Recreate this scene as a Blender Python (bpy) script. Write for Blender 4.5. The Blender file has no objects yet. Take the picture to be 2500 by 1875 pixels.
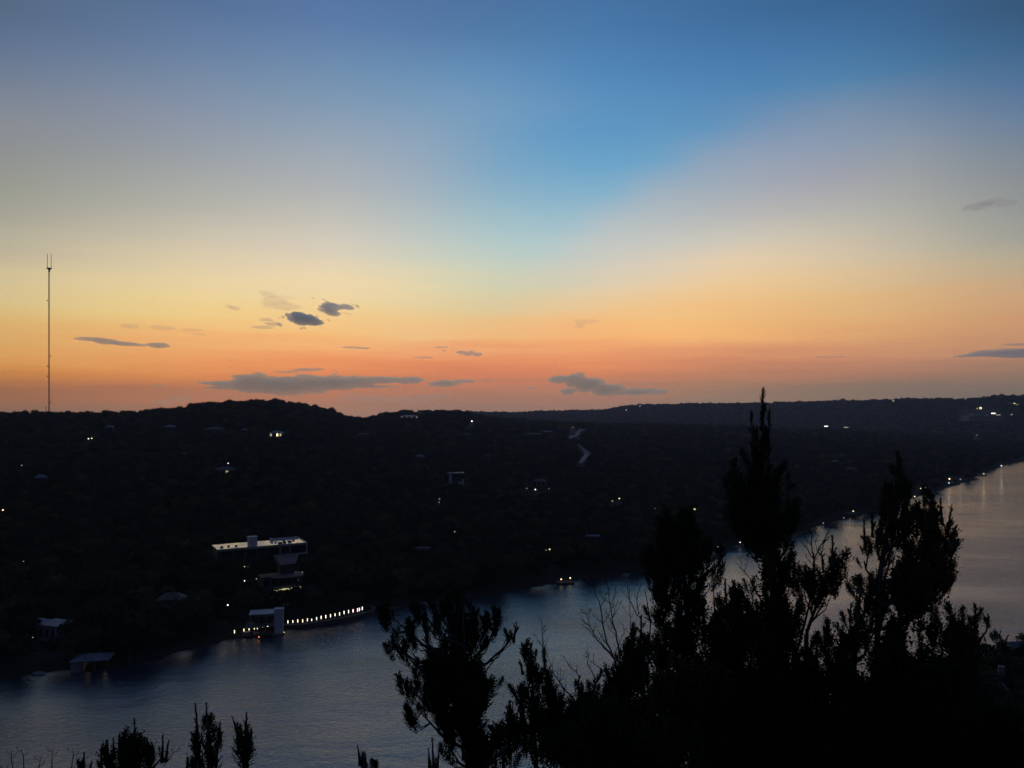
import bpy, math, random
import numpy as np
from mathutils import Vector, Matrix
random.seed(7); rng = np.random.default_rng(7)
scene = bpy.context.scene
R = math.radians
# ------------------------------------------------------------------ camera
CAM_H = 85.0; F = 1875.0; HORIZ = 1015.0
PITCH = 0.0        # level camera, rising front: verticals stay vertical as in the photograph
cam_d = bpy.data.cameras.new('camera'); cam = bpy.data.objects.new('camera', cam_d)
scene.collection.objects.link(cam); scene.camera = cam
cam.location = (0, 0, CAM_H); cam.rotation_euler = (R(90) + PITCH, 0, 0)
cam_d.shift_y = (HORIZ - 937.5) / 2500; cam_d.sensor_width = 36; cam_d.lens = 36 * F / 2500
cam_d.clip_start = 0.1; cam_d.clip_end = 200000
# ------------------------------------------------------------------ render settings
vs = scene.view_settings
vs.view_transform = 'Standard'; vs.look = 'None'; vs.exposure = 0; vs.gamma = 1; vs.use_curve_mapping = False
scene.render.engine = 'CYCLES'
cy = scene.cycles
cy.max_bounces = 10; cy.diffuse_bounces = 2; cy.glossy_bounces = 3; cy.volume_bounces = 8
cy.transparent_max_bounces = 8; cy.use_denoising = True
cy.sample_clamp_indirect = 2.0

cp, sp_ = math.cos(PITCH), math.sin(PITCH)
def ray(px, py):                     # world direction seen at a pixel of the 2500x1875 photograph
    a = (px - 1250.0) / F; b = (HORIZ - py) / F
    return np.array([a, cp - b * sp_, sp_ + b * cp])
def proj(x, y, z):
    z = z - CAM_H
    f = y * cp + z * sp_; u = -y * sp_ + z * cp
    return 1250 + F * x / f, HORIZ - F * u / f
def at(px, py, Y):                   # point at depth Y
    d = ray(px, py); d = d * (Y / d[1]); return (d[0], Y, CAM_H + d[2])
def onz(px, py, z=0.0):              # point at height z
    d = ray(px, py); k = (z - CAM_H) / d[2]; return (d[0]*k, d[1]*k, z)

# ------------------------------------------------------------------ sky
def lin(c):
    c = np.asarray(c, float) / 255.0
    return np.where(c <= 0.04045, c / 12.92, ((c + 0.055) / 1.055) ** 2.4)
SKY = {
 25:  [(0,(84,104,128)),(91,(94,113,143)),(183,(112,126,146)),(274,(133,138,147)),(365,(140,142,142)),(457,(148,150,138)),(548,(165,163,145)),(609,(185,170,140)),(670,(200,175,130)),(743,(210,180,115)),(810,(210,158,88)),(865,(212,152,80)),(913,(195,120,72)),(956,(150,97,82)),(1000,(132,98,94))],
 400: [(0,(86,112,148)),(91,(100,123,158)),(183,(117,137,162)),(274,(138,146,165)),(365,(148,155,163)),(457,(165,168,162)),(548,(190,180,158)),(609,(210,190,155)),(670,(222,195,150)),(743,(232,200,130)),(800,(235,178,110)),(850,(232,160,95)),(900,(222,138,85)),(950,(180,112,92)),(1000,(150,110,104))],
 800: [(0,(84,115,160)),(91,(98,128,172)),(183,(115,145,175)),(274,(132,156,180)),(365,(152,168,182)),(457,(172,178,180)),(548,(195,190,172)),(609,(220,200,165)),(670,(232,203,150)),(743,(238,198,130)),(800,(237,178,110)),(850,(240,162,98)),(900,(228,133,90)),(950,(185,115,98)),(1000,(153,114,110))],
 1150:[(0,(78,113,158)),(91,(85,125,168)),(183,(103,145,185)),(274,(122,158,190)),(365,(138,168,195)),(457,(150,180,198)),(548,(170,190,190)),(609,(190,195,180)),(670,(207,196,160)),(743,(227,195,138)),(800,(236,180,115)),(850,(233,155,98)),(900,(217,125,92)),(950,(170,114,104)),(1000,(143,110,110))],
 1450:[(0,(68,112,160)),(91,(76,124,172)),(183,(84,136,185)),(274,(95,148,192)),(365,(110,160,198)),(457,(135,172,200)),(548,(155,185,195)),(609,(174,186,178)),(670,(206,190,155)),(743,(231,190,135)),(800,(238,175,108)),(850,(235,155,96)),(900,(216,126,92)),(950,(167,115,108)),(1000,(146,110,111))],
 1750:[(0,(62,105,150)),(91,(68,115,165)),(183,(78,130,178)),(274,(90,143,188)),(365,(110,158,190)),(457,(142,166,187)),(520,(165,171,178)),(570,(183,180,170)),(640,(215,190,155)),(710,(229,186,135)),(790,(232,172,108)),(840,(226,150,98)),(880,(211,133,95)),(920,(180,116,100)),(960,(142,113,108)),(1000,(124,110,112))],
 2100:[(0,(58,98,142)),(91,(68,112,158)),(183,(78,128,168)),(274,(95,135,170)),(365,(124,146,170)),(420,(144,150,168)),(490,(160,159,160)),(570,(174,171,155)),(640,(196,178,140)),(710,(212,176,120)),(790,(220,165,104)),(850,(208,139,95)),(900,(170,116,100)),(940,(140,110,105)),(1000,(118,104,108))],
 2475:[(0,(55,85,115)),(91,(62,98,135)),(183,(75,112,150)),(274,(100,125,155)),(365,(122,135,147)),(457,(135,142,142)),(510,(143,144,135)),(570,(156,151,126)),(640,(180,160,120)),(710,(200,160,106)),(790,(204,149,95)),(840,(188,130,92)),(880,(155,115,98)),(940,(125,105,106)),(1000,(106,98,104))]}
cols = sorted(SKY)
ROWS = {
 354: [(0,(140,142,143)),(400,(148,154,163)),(800,(156,167,180)),(1000,(146,166,186)),(1150,(125,162,191)),(1300,(105,157,196)),(1450,(95,155,199)),(1650,(104,156,194)),(1760,(128,156,184)),(1860,(141,157,180)),(2000,(140,155,178)),(2200,(140,153,168)),(2480,(120,134,149))],
 430: [(0,(147,149,140)),(400,(163,166,162)),(800,(170,175,180)),(1000,(159,173,187)),(1200,(130,170,196)),(1450,(113,168,202)),(1560,(120,168,199)),(1660,(150,170,189)),(1850,(156,166,180)),(2000,(160,162,175)),(2200,(159,162,163)),(2480,(136,141,145))],
 507: [(0,(158,157,143)),(400,(178,175,163)),(800,(187,185,177)),(1000,(173,184,187)),(1200,(150,182,195)),(1420,(142,181,200)),(1520,(166,182,191)),(1700,(172,178,182)),(1900,(178,176,175)),(2100,(178,175,168)),(2300,(165,165,158)),(2480,(141,144,143))],
 585: [(0,(176,165,140)),(400,(203,186,157)),(800,(208,194,174)),(1000,(192,193,180)),(1200,(173,193,187)),(1350,(170,191,192)),(1440,(188,191,185)),(1700,(197,190,176)),(1900,(206,191,166)),(2100,(196,183,159)),(2300,(178,169,149)),(2480,(156,151,136))],
 640: [(0,(193,173,136)),(400,(217,195,155)),(800,(224,202,167)),(1000,(207,200,172)),(1250,(189,197,181)),(1400,(197,194,179)),(1600,(212,195,171)),(1800,(226,196,156)),(2000,(219,189,151)),(2200,(204,179,143)),(2480,(173,159,131))],
 700: [(0,(206,183,135)),(400,(229,201,146)),(800,(236,206,156)),(1000,(226,204,156)),(1200,(206,199,161)),(1350,(209,196,161)),(1500,(223,196,156)),(1700,(233,193,141)),(1900,(229,189,131)),(2100,(216,179,126)),(2300,(206,166,121)),(2480,(191,156,116))],
 760: [(0,(211,179,113)),(400,(233,196,121)),(800,(239,199,131)),(1000,(229,196,136)),(1200,(219,189,136)),(1350,(229,189,131)),(1500,(236,186,121)),(1700,(236,181,112)),(1900,(229,173,109)),(2100,(221,169,109)),(2300,(209,159,106)),(2480,(200,146,101))],
 815: [(0,(209,156,88)),(400,(236,173,105)),(800,(240,181,109)),(1000,(236,186,121)),(1200,(236,179,111)),(1400,(241,171,106)),(1600,(245,180,106)),(1800,(236,173,105)),(2000,(221,159,101)),(2200,(211,151,98)),(2480,(191,136,95))]}
for _y in (0, 91, 183, 274, 860, 900, 950, 1000):
    ROWS[_y] = [(c, tuple(np.interp(_y, [a for a, _ in SKY[c]], [q[k] for _, q in SKY[c]]) for k in range(3))) for c in cols]
ROWS[274] = [q for q in ROWS[274] if q[0] < 1500] + [(1800, (92,140,184)), (1930, (112,142,175)), (2080, (124,145,170)), (2300, (116,134,160)), (2480, (100,125,155))]
for _y in ROWS:
    _w = min(1.0, max(0.0, (_y-480)/120.0)); _t = 1.0 if _y < 880 else .8; _b = 14 if _y < 880 else 2 if _y < 930 else -4
    ROWS[_y] = [(c, (q[0]+4*_w*_t, q[1]+9*_w*_t, q[2]+_b*_w)) for c, q in ROWS[_y]]
_rk = sorted(ROWS)
_EY = [0, 91, 183, 274, 354, 430, 507, 585, 640, 700, 760, 815, 1000]; _EX = [2200, 2080, 1950, 1810, 1700, 1600, 1470, 1395, 1330, 1265, 1200, 1150, 1150]
def along(px, py):                    # position measured from the edge of the crepuscular ray, which slants up to the right
    xb = float(np.interp(py, _EY, _EX)); return np.where(np.asarray(px, float) < xb, np.asarray(px, float)/xb, 1+(np.asarray(px, float)-xb)/(2600-xb))
def sky_px(px, py):
    rr_ = []; px = float(along(px, py))
    for y_ in _rk:
        xs_ = along([a for a, _ in ROWS[y_]], y_); v = np.array([lin(q) for _, q in ROWS[y_]]); rr_.append([np.interp(px, xs_, v[:, k]) for k in range(3)])
    rr_ = np.array(rr_); return np.array([np.interp(py, _rk, rr_[:, k]) for k in range(3)])
ZEN = lin((30, 48, 84)); EAST = [(0, (52, 52, 70)), (6, (66, 62, 82)), (14, (62, 66, 92)), (30, (42, 56, 90)), (90, (30, 48, 84))]
HAZE = 5.0e-5; HAZE_S = np.array([.075, .085, .12])
def sky_dir(azd, eld):
    c = sky_dir0(azd, eld)
    if abs(azd) > 60 or eld > 40: return c
    T = math.exp(-HAZE*min(7400.0, 290.0/max(math.sin(R(eld)), 1e-3)))
    return np.maximum((c - HAZE_S*(1-T))/T, .002)
def sky_dir0(azd, eld):
    azc = max(-34.5, min(34.5, azd))
    a, e = R(azc), R(eld)
    d = (math.sin(a)*math.cos(e), math.cos(a)*math.cos(e), math.sin(e))
    px, py = proj(d[0], d[1], d[2] + CAM_H)
    c = sky_px(min(max(px, 0), 2500), min(max(py, 0), 1005))
    if py < 0:                                   # above the frame: goes on to a deeper zenith blue
        etop = 24 + 5 * math.cos(a * 2.6)
        t = min(1, max(0, (eld - etop) / 45)); c = c * (1 - t) + ZEN * t
    es = [q[0] for q in EAST]; ev = np.array([lin(q[1]) for q in EAST])
    east = np.array([np.interp(eld, es, ev[:, k]) for k in range(3)])
    w = min(1, max(0, (abs(azd) - 34.5) / 75.0)); w = w * w * (3 - 2 * w)
    return c * (1 - w) + east * w
world = bpy.data.worlds.new('World'); scene.world = world; world.use_nodes = True
nt = world.node_tree; nt.nodes.clear()
def N(t, tree=None, **kw):
    n = (tree or nt).nodes.new(t)
    for k, v in kw.items(): setattr(n, k, v)
    return n
def mth(tree, op, a, b=None, c=None, clamp=False):
    n = tree.nodes.new('ShaderNodeMath'); n.operation = op; n.use_clamp = clamp
    for i, v in enumerate((a, b, c)):
        if v is None: continue
        if isinstance(v, (int, float)): n.inputs[i].default_value = v
        else: tree.links.new(v, n.inputs[i])
    return n.outputs[0]
tc = N('ShaderNodeTexCoord'); sx = N('ShaderNodeSeparateXYZ'); nt.links.new(tc.outputs['Generated'], sx.inputs[0])
el = mth(nt, 'MULTIPLY', mth(nt, 'ARCSINE', sx.outputs[2]), 180 / math.pi)
az = mth(nt, 'MULTIPLY', mth(nt, 'ARCTAN2', sx.outputs[0], sx.outputs[1]), 180 / math.pi)
cx = N('ShaderNodeCombineXYZ'); nt.links.new(mth(nt, 'MULTIPLY', az, 0.045), cx.inputs[0]); nt.links.new(mth(nt, 'MULTIPLY', el, 0.8), cx.inputs[1])
nz = N('ShaderNodeTexNoise'); nz.inputs['Scale'].default_value = 1.0; nz.inputs['Detail'].default_value = 8; nz.inputs['Roughness'].default_value = 0.62
nt.links.new(cx.outputs[0], nz.inputs['Vector'])
win = N('ShaderNodeMapRange', interpolation_type='SMOOTHSTEP'); nt.links.new(el, win.inputs[0])
win.inputs[1].default_value = 16; win.inputs[2].default_value = 5; win.inputs[3].default_value = 0.0; win.inputs[4].default_value = 1.0
off = mth(nt, 'MULTIPLY', mth(nt, 'MULTIPLY', mth(nt, 'SUBTRACT', nz.outputs[0], 0.5), 3.2), win.outputs[0])
el2 = mth(nt, 'ADD', el, off)
fac = mth(nt, 'POWER', mth(nt, 'DIVIDE', mth(nt, 'MAXIMUM', el2, 0.0), 90.0, clamp=True), 0.5)
ELS = [0, .5, 1, 1.6, 2.2, 3, 3.8, 4.8, 5.8, 7, 8.2, 9.5, 11, 12.5, 14, 16, 18, 20, 22, 24, 26.5, 29, 33, 38, 45, 55, 70, 90]
AZS = [-180, -110, -75, -50, -34.5, -28, -22, -17, -13, -10, -7, -4, -1, 1, 3, 4.6, 6.2, 7.8, 9.4, 11, 12.6, 14.2, 16, 18, 20.5, 23.5, 27, 31, 34.5, 50, 75, 110, 180]
col = None
for i, a in enumerate(AZS):
    cr = N('ShaderNodeValToRGB'); ramp = cr.color_ramp; ramp.interpolation = 'LINEAR'
    nt.links.new(fac, cr.inputs[0])
    for j, e in enumerate(ELS):
        p = (e / 90) ** 0.5
        if j == 0: s = ramp.elements[0]; s.position = 0
        elif j == len(ELS) - 1: s = ramp.elements[len(ELS) - 1]; s.position = 1
        else: s = ramp.elements.new(p)
        s.color = (*[float(v) for v in sky_dir(a, e)], 1)
    if col is None: col = cr.outputs[0]
    else:
        mr = N('ShaderNodeMapRange'); nt.links.new(az, mr.inputs[0]); mr.inputs[1].default_value = AZS[i-1]; mr.inputs[2].default_value = a
        mx = N('ShaderNodeMix', data_type='RGBA'); nt.links.new(mr.outputs[0], mx.inputs[0]); nt.links.new(col, mx.inputs[6]); nt.links.new(cr.outputs[0], mx.inputs[7])
        col = mx.outputs[2]
bg = N('ShaderNodeBackground'); nt.links.new(col, bg.inputs[0]); bg.inputs[1].default_value = 1.0
wo = N('ShaderNodeOutputWorld'); nt.links.new(bg.outputs[0], wo.inputs[0])

# ------------------------------------------------------------------ helpers
def tag(o, label=None, cat=None, group=None, kind=None):
    if label: o['label'] = label
    if cat: o['category'] = cat
    if group: o['group'] = group
    if kind: o['kind'] = kind
    return o
def link(o, parent=None):
    scene.collection.objects.link(o)
    if parent: o.parent = parent
    return o
def empty(name, loc, label, cat, group=None, rz=0.0):
    o = bpy.data.objects.new(name, None); o.empty_display_size = 0.3; link(o)
    o.location = loc; o.rotation_euler = (0, 0, rz); return tag(o, label, cat, group)
def np_mesh(name, verts, faces, mat=None, smooth=False):
    verts = np.asarray(verts, np.float32); faces = np.asarray(faces, np.int32)
    me = bpy.data.meshes.new(name); k = faces.shape[1]; n = len(faces)
    me.vertices.add(len(verts)); me.vertices.foreach_set('co', verts.ravel())
    me.loops.add(n * k); me.loops.foreach_set('vertex_index', faces.ravel())
    me.polygons.add(n); me.polygons.foreach_set('loop_start', np.arange(0, n * k, k, dtype=np.int32))
    if smooth: me.polygons.foreach_set('use_smooth', np.ones(n, bool))
    me.update(calc_edges=True)
    if mat: me.materials.append(mat)
    return me
class MB:
    def __init__(s): s.v = []; s.f = []
    def box(s, x0, x1, y0, y1, z0, z1, taper=None):
        b = len(s.v); t = taper or (0, 0)
        s.v += [(x0+t[0], y0+t[1], z0), (x1-t[0], y0+t[1], z0), (x1-t[0], y1-t[1], z0), (x0+t[0], y1-t[1], z0), (x0, y0, z1), (x1, y0, z1), (x1, y1, z1), (x0, y1, z1)]
        s.f += [tuple(b+i for i in q) for q in ((3,2,1,0),(4,5,6,7),(0,1,5,4),(1,2,6,5),(2,3,7,6),(3,0,4,7))]; return s
    def tube(s, pts, rad, n=6, cap=True):
        pts = [Vector(p) for p in pts]; m = len(pts)
        if not hasattr(rad, '__len__'): rad = [rad] * m
        b0 = len(s.v)
        for i, p in enumerate(pts):
            d = (pts[min(i+1, m-1)] - pts[max(i-1, 0)]).normalized()
            a = d.cross(Vector((0.31, 0.95, 0.07))).normalized(); c = d.cross(a)
            for k in range(n):
                t = 2*math.pi*k/n; s.v.append(tuple(p + (a*math.cos(t) + c*math.sin(t))*rad[i]))
        for i in range(m-1):
            for k in range(n):
                a0 = b0+i*n+k; a1 = b0+i*n+(k+1) % n; s.f.append((a0, a1, a1+n, a0+n))
        if cap:
            s.f.append(tuple(b0+k for k in range(n))[::-1]); s.f.append(tuple(b0+(m-1)*n+k for k in range(n)))
        return s
    def lathe(s, x, y, prof, n=10):
        b0 = len(s.v)
        for r, z in prof:
            for k in range(n):
                t = 2*math.pi*k/n; s.v.append((x+r*math.cos(t), y+r*math.sin(t), z))
        for i in range(len(prof)-1):
            for k in range(n):
                a0 = b0+i*n+k; a1 = b0+i*n+(k+1) % n; s.f.append((a0, a1, a1+n, a0+n))
        s.f.append(tuple(b0+k for k in range(n))[::-1]); s.f.append(tuple(b0+(len(prof)-1)*n+k for k in range(n)))
        return s
    def poly(s, vs_, fs):
        b = len(s.v); s.v += list(vs_); s.f += [tuple(b+i for i in q) for q in fs]; return s
    def hip(s, x0, x1, y0, y1, z, h, inset=None):
        w = min(x1-x0, y1-y0)/2 if inset is None else inset; ym = (y0+y1)/2
        if (x1-x0) >= (y1-y0): top = [(x0+w, ym, z+h), (x1-w, ym, z+h)]; fs = [(0,1,5,4),(1,2,5),(2,3,4,5),(3,0,4)]
        else: xm = (x0+x1)/2; top = [(xm, y0+w, z+h), (xm, y1-w, z+h)]; fs = [(0,1,4),(1,2,5,4),(2,3,5),(3,0,4,5)]
        s.poly([(x0,y0,z),(x1,y0,z),(x1,y1,z),(x0,y1,z)]+top, fs + [(3,2,1,0)]); return s
    def build(s, name, mat, parent=None, smooth=False):
        me = bpy.data.meshes.new(name); me.from_pydata(s.v, [], s.f); me.update()
        if smooth: me.polygons.foreach_set('use_smooth', [True]*len(me.polygons))
        me.materials.append(mat); return link(bpy.data.objects.new(name, me), parent)
def ico(r, sub=1):
    t = (1+5**.5)/2
    v = [(-1,t,0),(1,t,0),(-1,-t,0),(1,-t,0),(0,-1,t),(0,1,t),(0,-1,-t),(0,1,-t),(t,0,-1),(t,0,1),(-t,0,-1),(-t,0,1)]
    f = [(0,11,5),(0,5,1),(0,1,7),(0,7,10),(0,10,11),(1,5,9),(5,11,4),(11,10,2),(10,7,6),(7,1,8),(3,9,4),(3,4,2),(3,2,6),(3,6,8),(3,8,9),(4,9,5),(2,4,11),(6,2,10),(8,6,7),(9,8,1)]
    v = [Vector(q).normalized() for q in v]
    for _ in range(sub):
        c = {}; nf = []
        def mid(a, b):
            k = (min(a,b), max(a,b))
            if k not in c: v.append((v[a]+v[b]).normalized()); c[k] = len(v)-1
            return c[k]
        for a, b, d in f:
            x, y, z = mid(a,b), mid(b,d), mid(d,a); nf += [(a,x,z),(b,y,x),(d,z,y),(x,y,z)]
        f = nf
    return [tuple(q*r) for q in v], f
# value noise on numpy arrays
_T = rng.random((256, 256))
def vnoise(x, y):
    xi = np.floor(x).astype(int); yi = np.floor(y).astype(int); fx = x-xi; fy = y-yi
    fx = fx*fx*(3-2*fx); fy = fy*fy*(3-2*fy)
    g = lambda a, b: _T[a & 255, b & 255]
    return (g(xi,yi)*(1-fx)+g(xi+1,yi)*fx)*(1-fy)+(g(xi,yi+1)*(1-fx)+g(xi+1,yi+1)*fx)*fy
def fbm(x, y, o=4):
    s = 0; a = 1; t = 0
    for i in range(o): s = s + a*(vnoise(x+17.3*i, y+9.1*i)-0.5); t += a; x = x*2.03; y = y*2.03; a *= .5
    return s/t*2
# ------------------------------------------------------------------ materials
def mat(name, base, rough=0.8, spec=0.3, var=None, scale=1.0, bump=0.0, metallic=0.0, ior=None, coords='Object', rvar=None, detail=4):
    m = bpy.data.materials.new(name); m.use_nodes = True; t = m.node_tree; b = t.nodes['Principled BSDF']
    b.inputs['Base Color'].default_value = (*base, 1); b.inputs['Roughness'].default_value = rough
    b.inputs['Specular IOR Level'].default_value = spec; b.inputs['Metallic'].default_value = metallic
    if ior: b.inputs['IOR'].default_value = ior
    if var or bump or rvar:
        tc = t.nodes.new('ShaderNodeTexCoord'); n = t.nodes.new('ShaderNodeTexNoise')
        n.inputs['Scale'].default_value = scale; n.inputs['Detail'].default_value = detail; t.links.new(tc.outputs[coords], n.inputs['Vector'])
        if var:
            cr = t.nodes.new('ShaderNodeValToRGB'); cr.color_ramp.elements[0].position = .32; cr.color_ramp.elements[1].position = .68
            cr.color_ramp.elements[0].color = (*base, 1); cr.color_ramp.elements[1].color = (*var, 1)
            t.links.new(n.outputs[0], cr.inputs[0]); t.links.new(cr.outputs[0], b.inputs['Base Color'])
        if rvar:
            mr = t.nodes.new('ShaderNodeMapRange'); t.links.new(n.outputs[0], mr.inputs[0])
            mr.inputs[1].default_value = .4; mr.inputs[2].default_value = .62; mr.inputs[3].default_value = rough; mr.inputs[4].default_value = rvar; t.links.new(mr.outputs[0], b.inputs['Roughness'])
        if bump:
            bp = t.nodes.new('ShaderNodeBump'); bp.inputs['Strength'].default_value = 1; bp.inputs['Distance'].default_value = bump
            t.links.new(n.outputs[0], bp.inputs['Height']); t.links.new(bp.outputs[0], b.inputs['Normal'])
    return m
def emit(name, colr, strength):
    m = bpy.data.materials.new(name); m.use_nodes = True; b = m.node_tree.nodes['Principled BSDF']
    b.inputs['Base Color'].default_value = (.5, .5, .5, 1); b.inputs['Emission Color'].default_value = (*colr, 1); b.inputs['Emission Strength'].default_value = strength; return m
def foliage_mat(name, a, b_, scale):
    m = mat(name, a, rough=0.85, spec=0.08, var=b_, scale=scale); t = m.node_tree
    oi = t.nodes.new('ShaderNodeObjectInfo'); hs = t.nodes.new('ShaderNodeMix'); hs.data_type = 'RGBA'; hs.blend_type = 'MULTIPLY'; hs.inputs[0].default_value = 1
    cr = t.nodes.new('ShaderNodeValToRGB'); cr.color_ramp.elements[0].color = (.55, .62, .55, 1); cr.color_ramp.elements[1].color = (2.3, 2.0, 1.5, 1); e = cr.color_ramp.elements.new(.7); e.color = (1, 1, 1, 1)
    t.links.new(oi.outputs['Random'], cr.inputs[0]); src = t.nodes['Principled BSDF'].inputs['Base Color'].links[0].from_socket
    t.links.new(src, hs.inputs[6]); t.links.new(cr.outputs[0], hs.inputs[7]); t.links.new(hs.outputs[2], t.nodes['Principled BSDF'].inputs['Base Color'])
    return m
M = dict(
 ground=mat('hill_soil', (.030,.034,.022), .95, .1, (.055,.048,.034), .012, .0),
 leaf_oak=foliage_mat('oak_leaves', (.035,.050,.024), (.070,.060,.032), .10),
 leaf_far=foliage_mat('woodland_leaves', (.024,.038,.020), (.055,.048,.028), .10),
 juniper=foliage_mat('juniper_leaves', (.022,.038,.018), (.050,.052,.022), .9),
 bark=mat('juniper_bark', (.06,.05,.042), .95, .1, (.11,.095,.08), 18, .004),
 deadwood=mat('dead_wood', (.09,.08,.07), .9, .1, (.14,.125,.11), 14, .003),
 roofmembrane=mat('wet_flat_roof', (.66,.60,.50), .05, .7, (.56,.50,.42), .35, 0, ior=2.1, rvar=.30),
 plaster=mat('white_plaster', (.58,.58,.58), .7, .3, (.46,.46,.47), 1.2),
 concrete=mat('pale_concrete', (.24,.23,.21), .8, .3, (.17,.16,.15), .8),
 stone=mat('limestone', (.40,.37,.32), .85, .2, (.26,.24,.20), 1.5, .03),
 darkwall=mat('dark_cladding', (.05,.05,.055), .6, .3, (.08,.075,.07), .8),
 palewall=mat('pale_render', (.30,.29,.27), .8, .2, (.24,.23,.21), .5),
 housewall=mat('brown_house_wall', (.09,.085,.08), .8, .2, (.13,.12,.11), .3),
 canopy=mat('canopy_sheet', (.42,.44,.47), .5, .4, (.36,.38,.41), .5),
 wallface=mat('dark_wet_stone', (.06,.055,.05), .7, .3, (.10,.085,.07), 1.2, .02),
 roofgrey=mat('grey_metal_roof', (.24,.25,.28), .45, .4, (.18,.19,.21), .4),
 rooftan=mat('tan_shingle', (.14,.12,.10), .8, .2, (.19,.165,.14), .6),
 metal=mat('painted_steel', (.16,.16,.17), .45, .5, (.11,.11,.12), 2.0),
 orange=mat('orange_tower_paint', (.42,.10,.03), .55, .4, (.34,.08,.03), .4),
 whitepaint=mat('white_tower_paint', (.55,.52,.48), .55, .4, (.45,.42,.39), .4),
 wood=mat('weathered_deck_wood', (.16,.13,.10), .8, .2, (.10,.08,.065), 2.0),
 boat=mat('dark_hull', (.05,.055,.07), .3, .5, (.07,.075,.09), .7),
 road=mat('pale_asphalt', (.13,.135,.14), .7, .4, (.09,.095,.10), .12),
 sail=mat('white_canvas', (.78,.78,.76), .8, .2, (.70,.70,.68), .8),
)
mg = bpy.data.materials.new('window_glass'); mg.use_nodes = True; _b = mg.node_tree.nodes['Principled BSDF']
_b.inputs['Base Color'].default_value = (.015,.02,.025,1); _b.inputs['Roughness'].default_value = .06; M['glass'] = mg
M['lit_white'] = emit('white_lamp_glow', (1, .93, .80), 3.0)
M['lit_pink'] = emit('pinkish_lamp_glow', (1, .78, .78), 2.6)
M['lit_warm'] = emit('warm_lamp_glow', (1, .72, .36), 2.6)
M['lit_yellow'] = emit('yellow_lamp_glow', (1, .86, .42), 1.3)
M['bollard_white'] = emit('bollard_white_glow', (1, .93, .76), 1.9); M['bollard_warm'] = emit('bollard_warm_glow', (1, .83, .50), 1.9)
M['lit_red'] = emit('red_lamp_glow', (1, .25, .10), 3.0)
M['lit_cool'] = emit('cool_lamp_glow', (.80, .95, 1.0), 1.3)
M['lit_dim'] = emit('dim_window_glow', (1, .82, .55), .5)

# ------------------------------------------------------------------ terrain
def azr(px, py, z=0.0):
    x, y, _ = onz(px, py, z); return math.degrees(math.atan2(x, y)), math.hypot(x, y)
SH = [(-300,1820),(0,1660),(57,1646),(202,1630),(275,1622),(395,1598),(506,1573),(570,1556),(694,1535),(748,1531),(885,1501),(915,1484),(960,1476),(1100,1468),(1250,1440),(1356,1423),(1404,1416),(1500,1403),(1581,1390),(1700,1358),(1760,1340),(1955,1299),(2025,1274),(2099,1261),(2231,1217),(2298,1197),(2338,1184),(2373,1174),(2388,1162),(2410,1154),(2442,1142),(2500,1120),(2570,1108)]
sh = np.array(sorted(azr(*p) for p in SH)); SH_AZ, SH_R = sh[:, 0], sh[:, 1]
RIDGE = [(-200,1008,1200),(0,1005,1250),(200,1006,1300),(339,1005,1350),(446,995,1420),(486,985,1440),(565,980,1460),(667,977,1500),(735,985,1520),(802,1000,1560),(859,1020,1600),(881,1023,1640),(938,1011,1780),(983,1003,1850),(1119,1003,1950),(1187,1018,2000),(1298,1027,2100),(1377,1033,2150),(1646,1038,2250),(1828,1043,2300),(1905,1049,2350),(2047,1053,2400),(2210,1061,2450),(2332,1072,2500),(2495,1078,2600),(2700,1080,2700)]
FAR = [(-200,1030,5200),(1000,1026,5200),(1080,1016,5200),(1140,1008,5200),(1266,1010,5300),(1314,1006,5400),(1472,1004,5500),(1520,994,5500),(1567,990,5400),(1646,989,5400),(1844,986,5300),(2047,981,5200),(2210,977,5000),(2292,977,4900),(2353,979,4900),(2405,974,4700),(2438,969,4600),(2500,967,4500),(2700,960,4500)]
def ridge_tab(L, drop):
    o = []
    for px, py, r in L:
        d = ray(px, py); h = math.hypot(d[0], d[1]); o.append((math.degrees(math.atan2(d[0], d[1])), r, CAM_H + d[2]/h*r - drop))
    return np.array(sorted(o))
RT = ridge_tab(RIDGE, 10.5); FT = ridge_tab(FAR, 5.0)
NEAR = np.array([(-180,200),(-70,190),(-50,160),(-34,152),(-15,150),(0,160),(12,185),(22,232),(29,285),(31.5,313),(36,345),(45,500),(60,950),(180,1500)])
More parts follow.
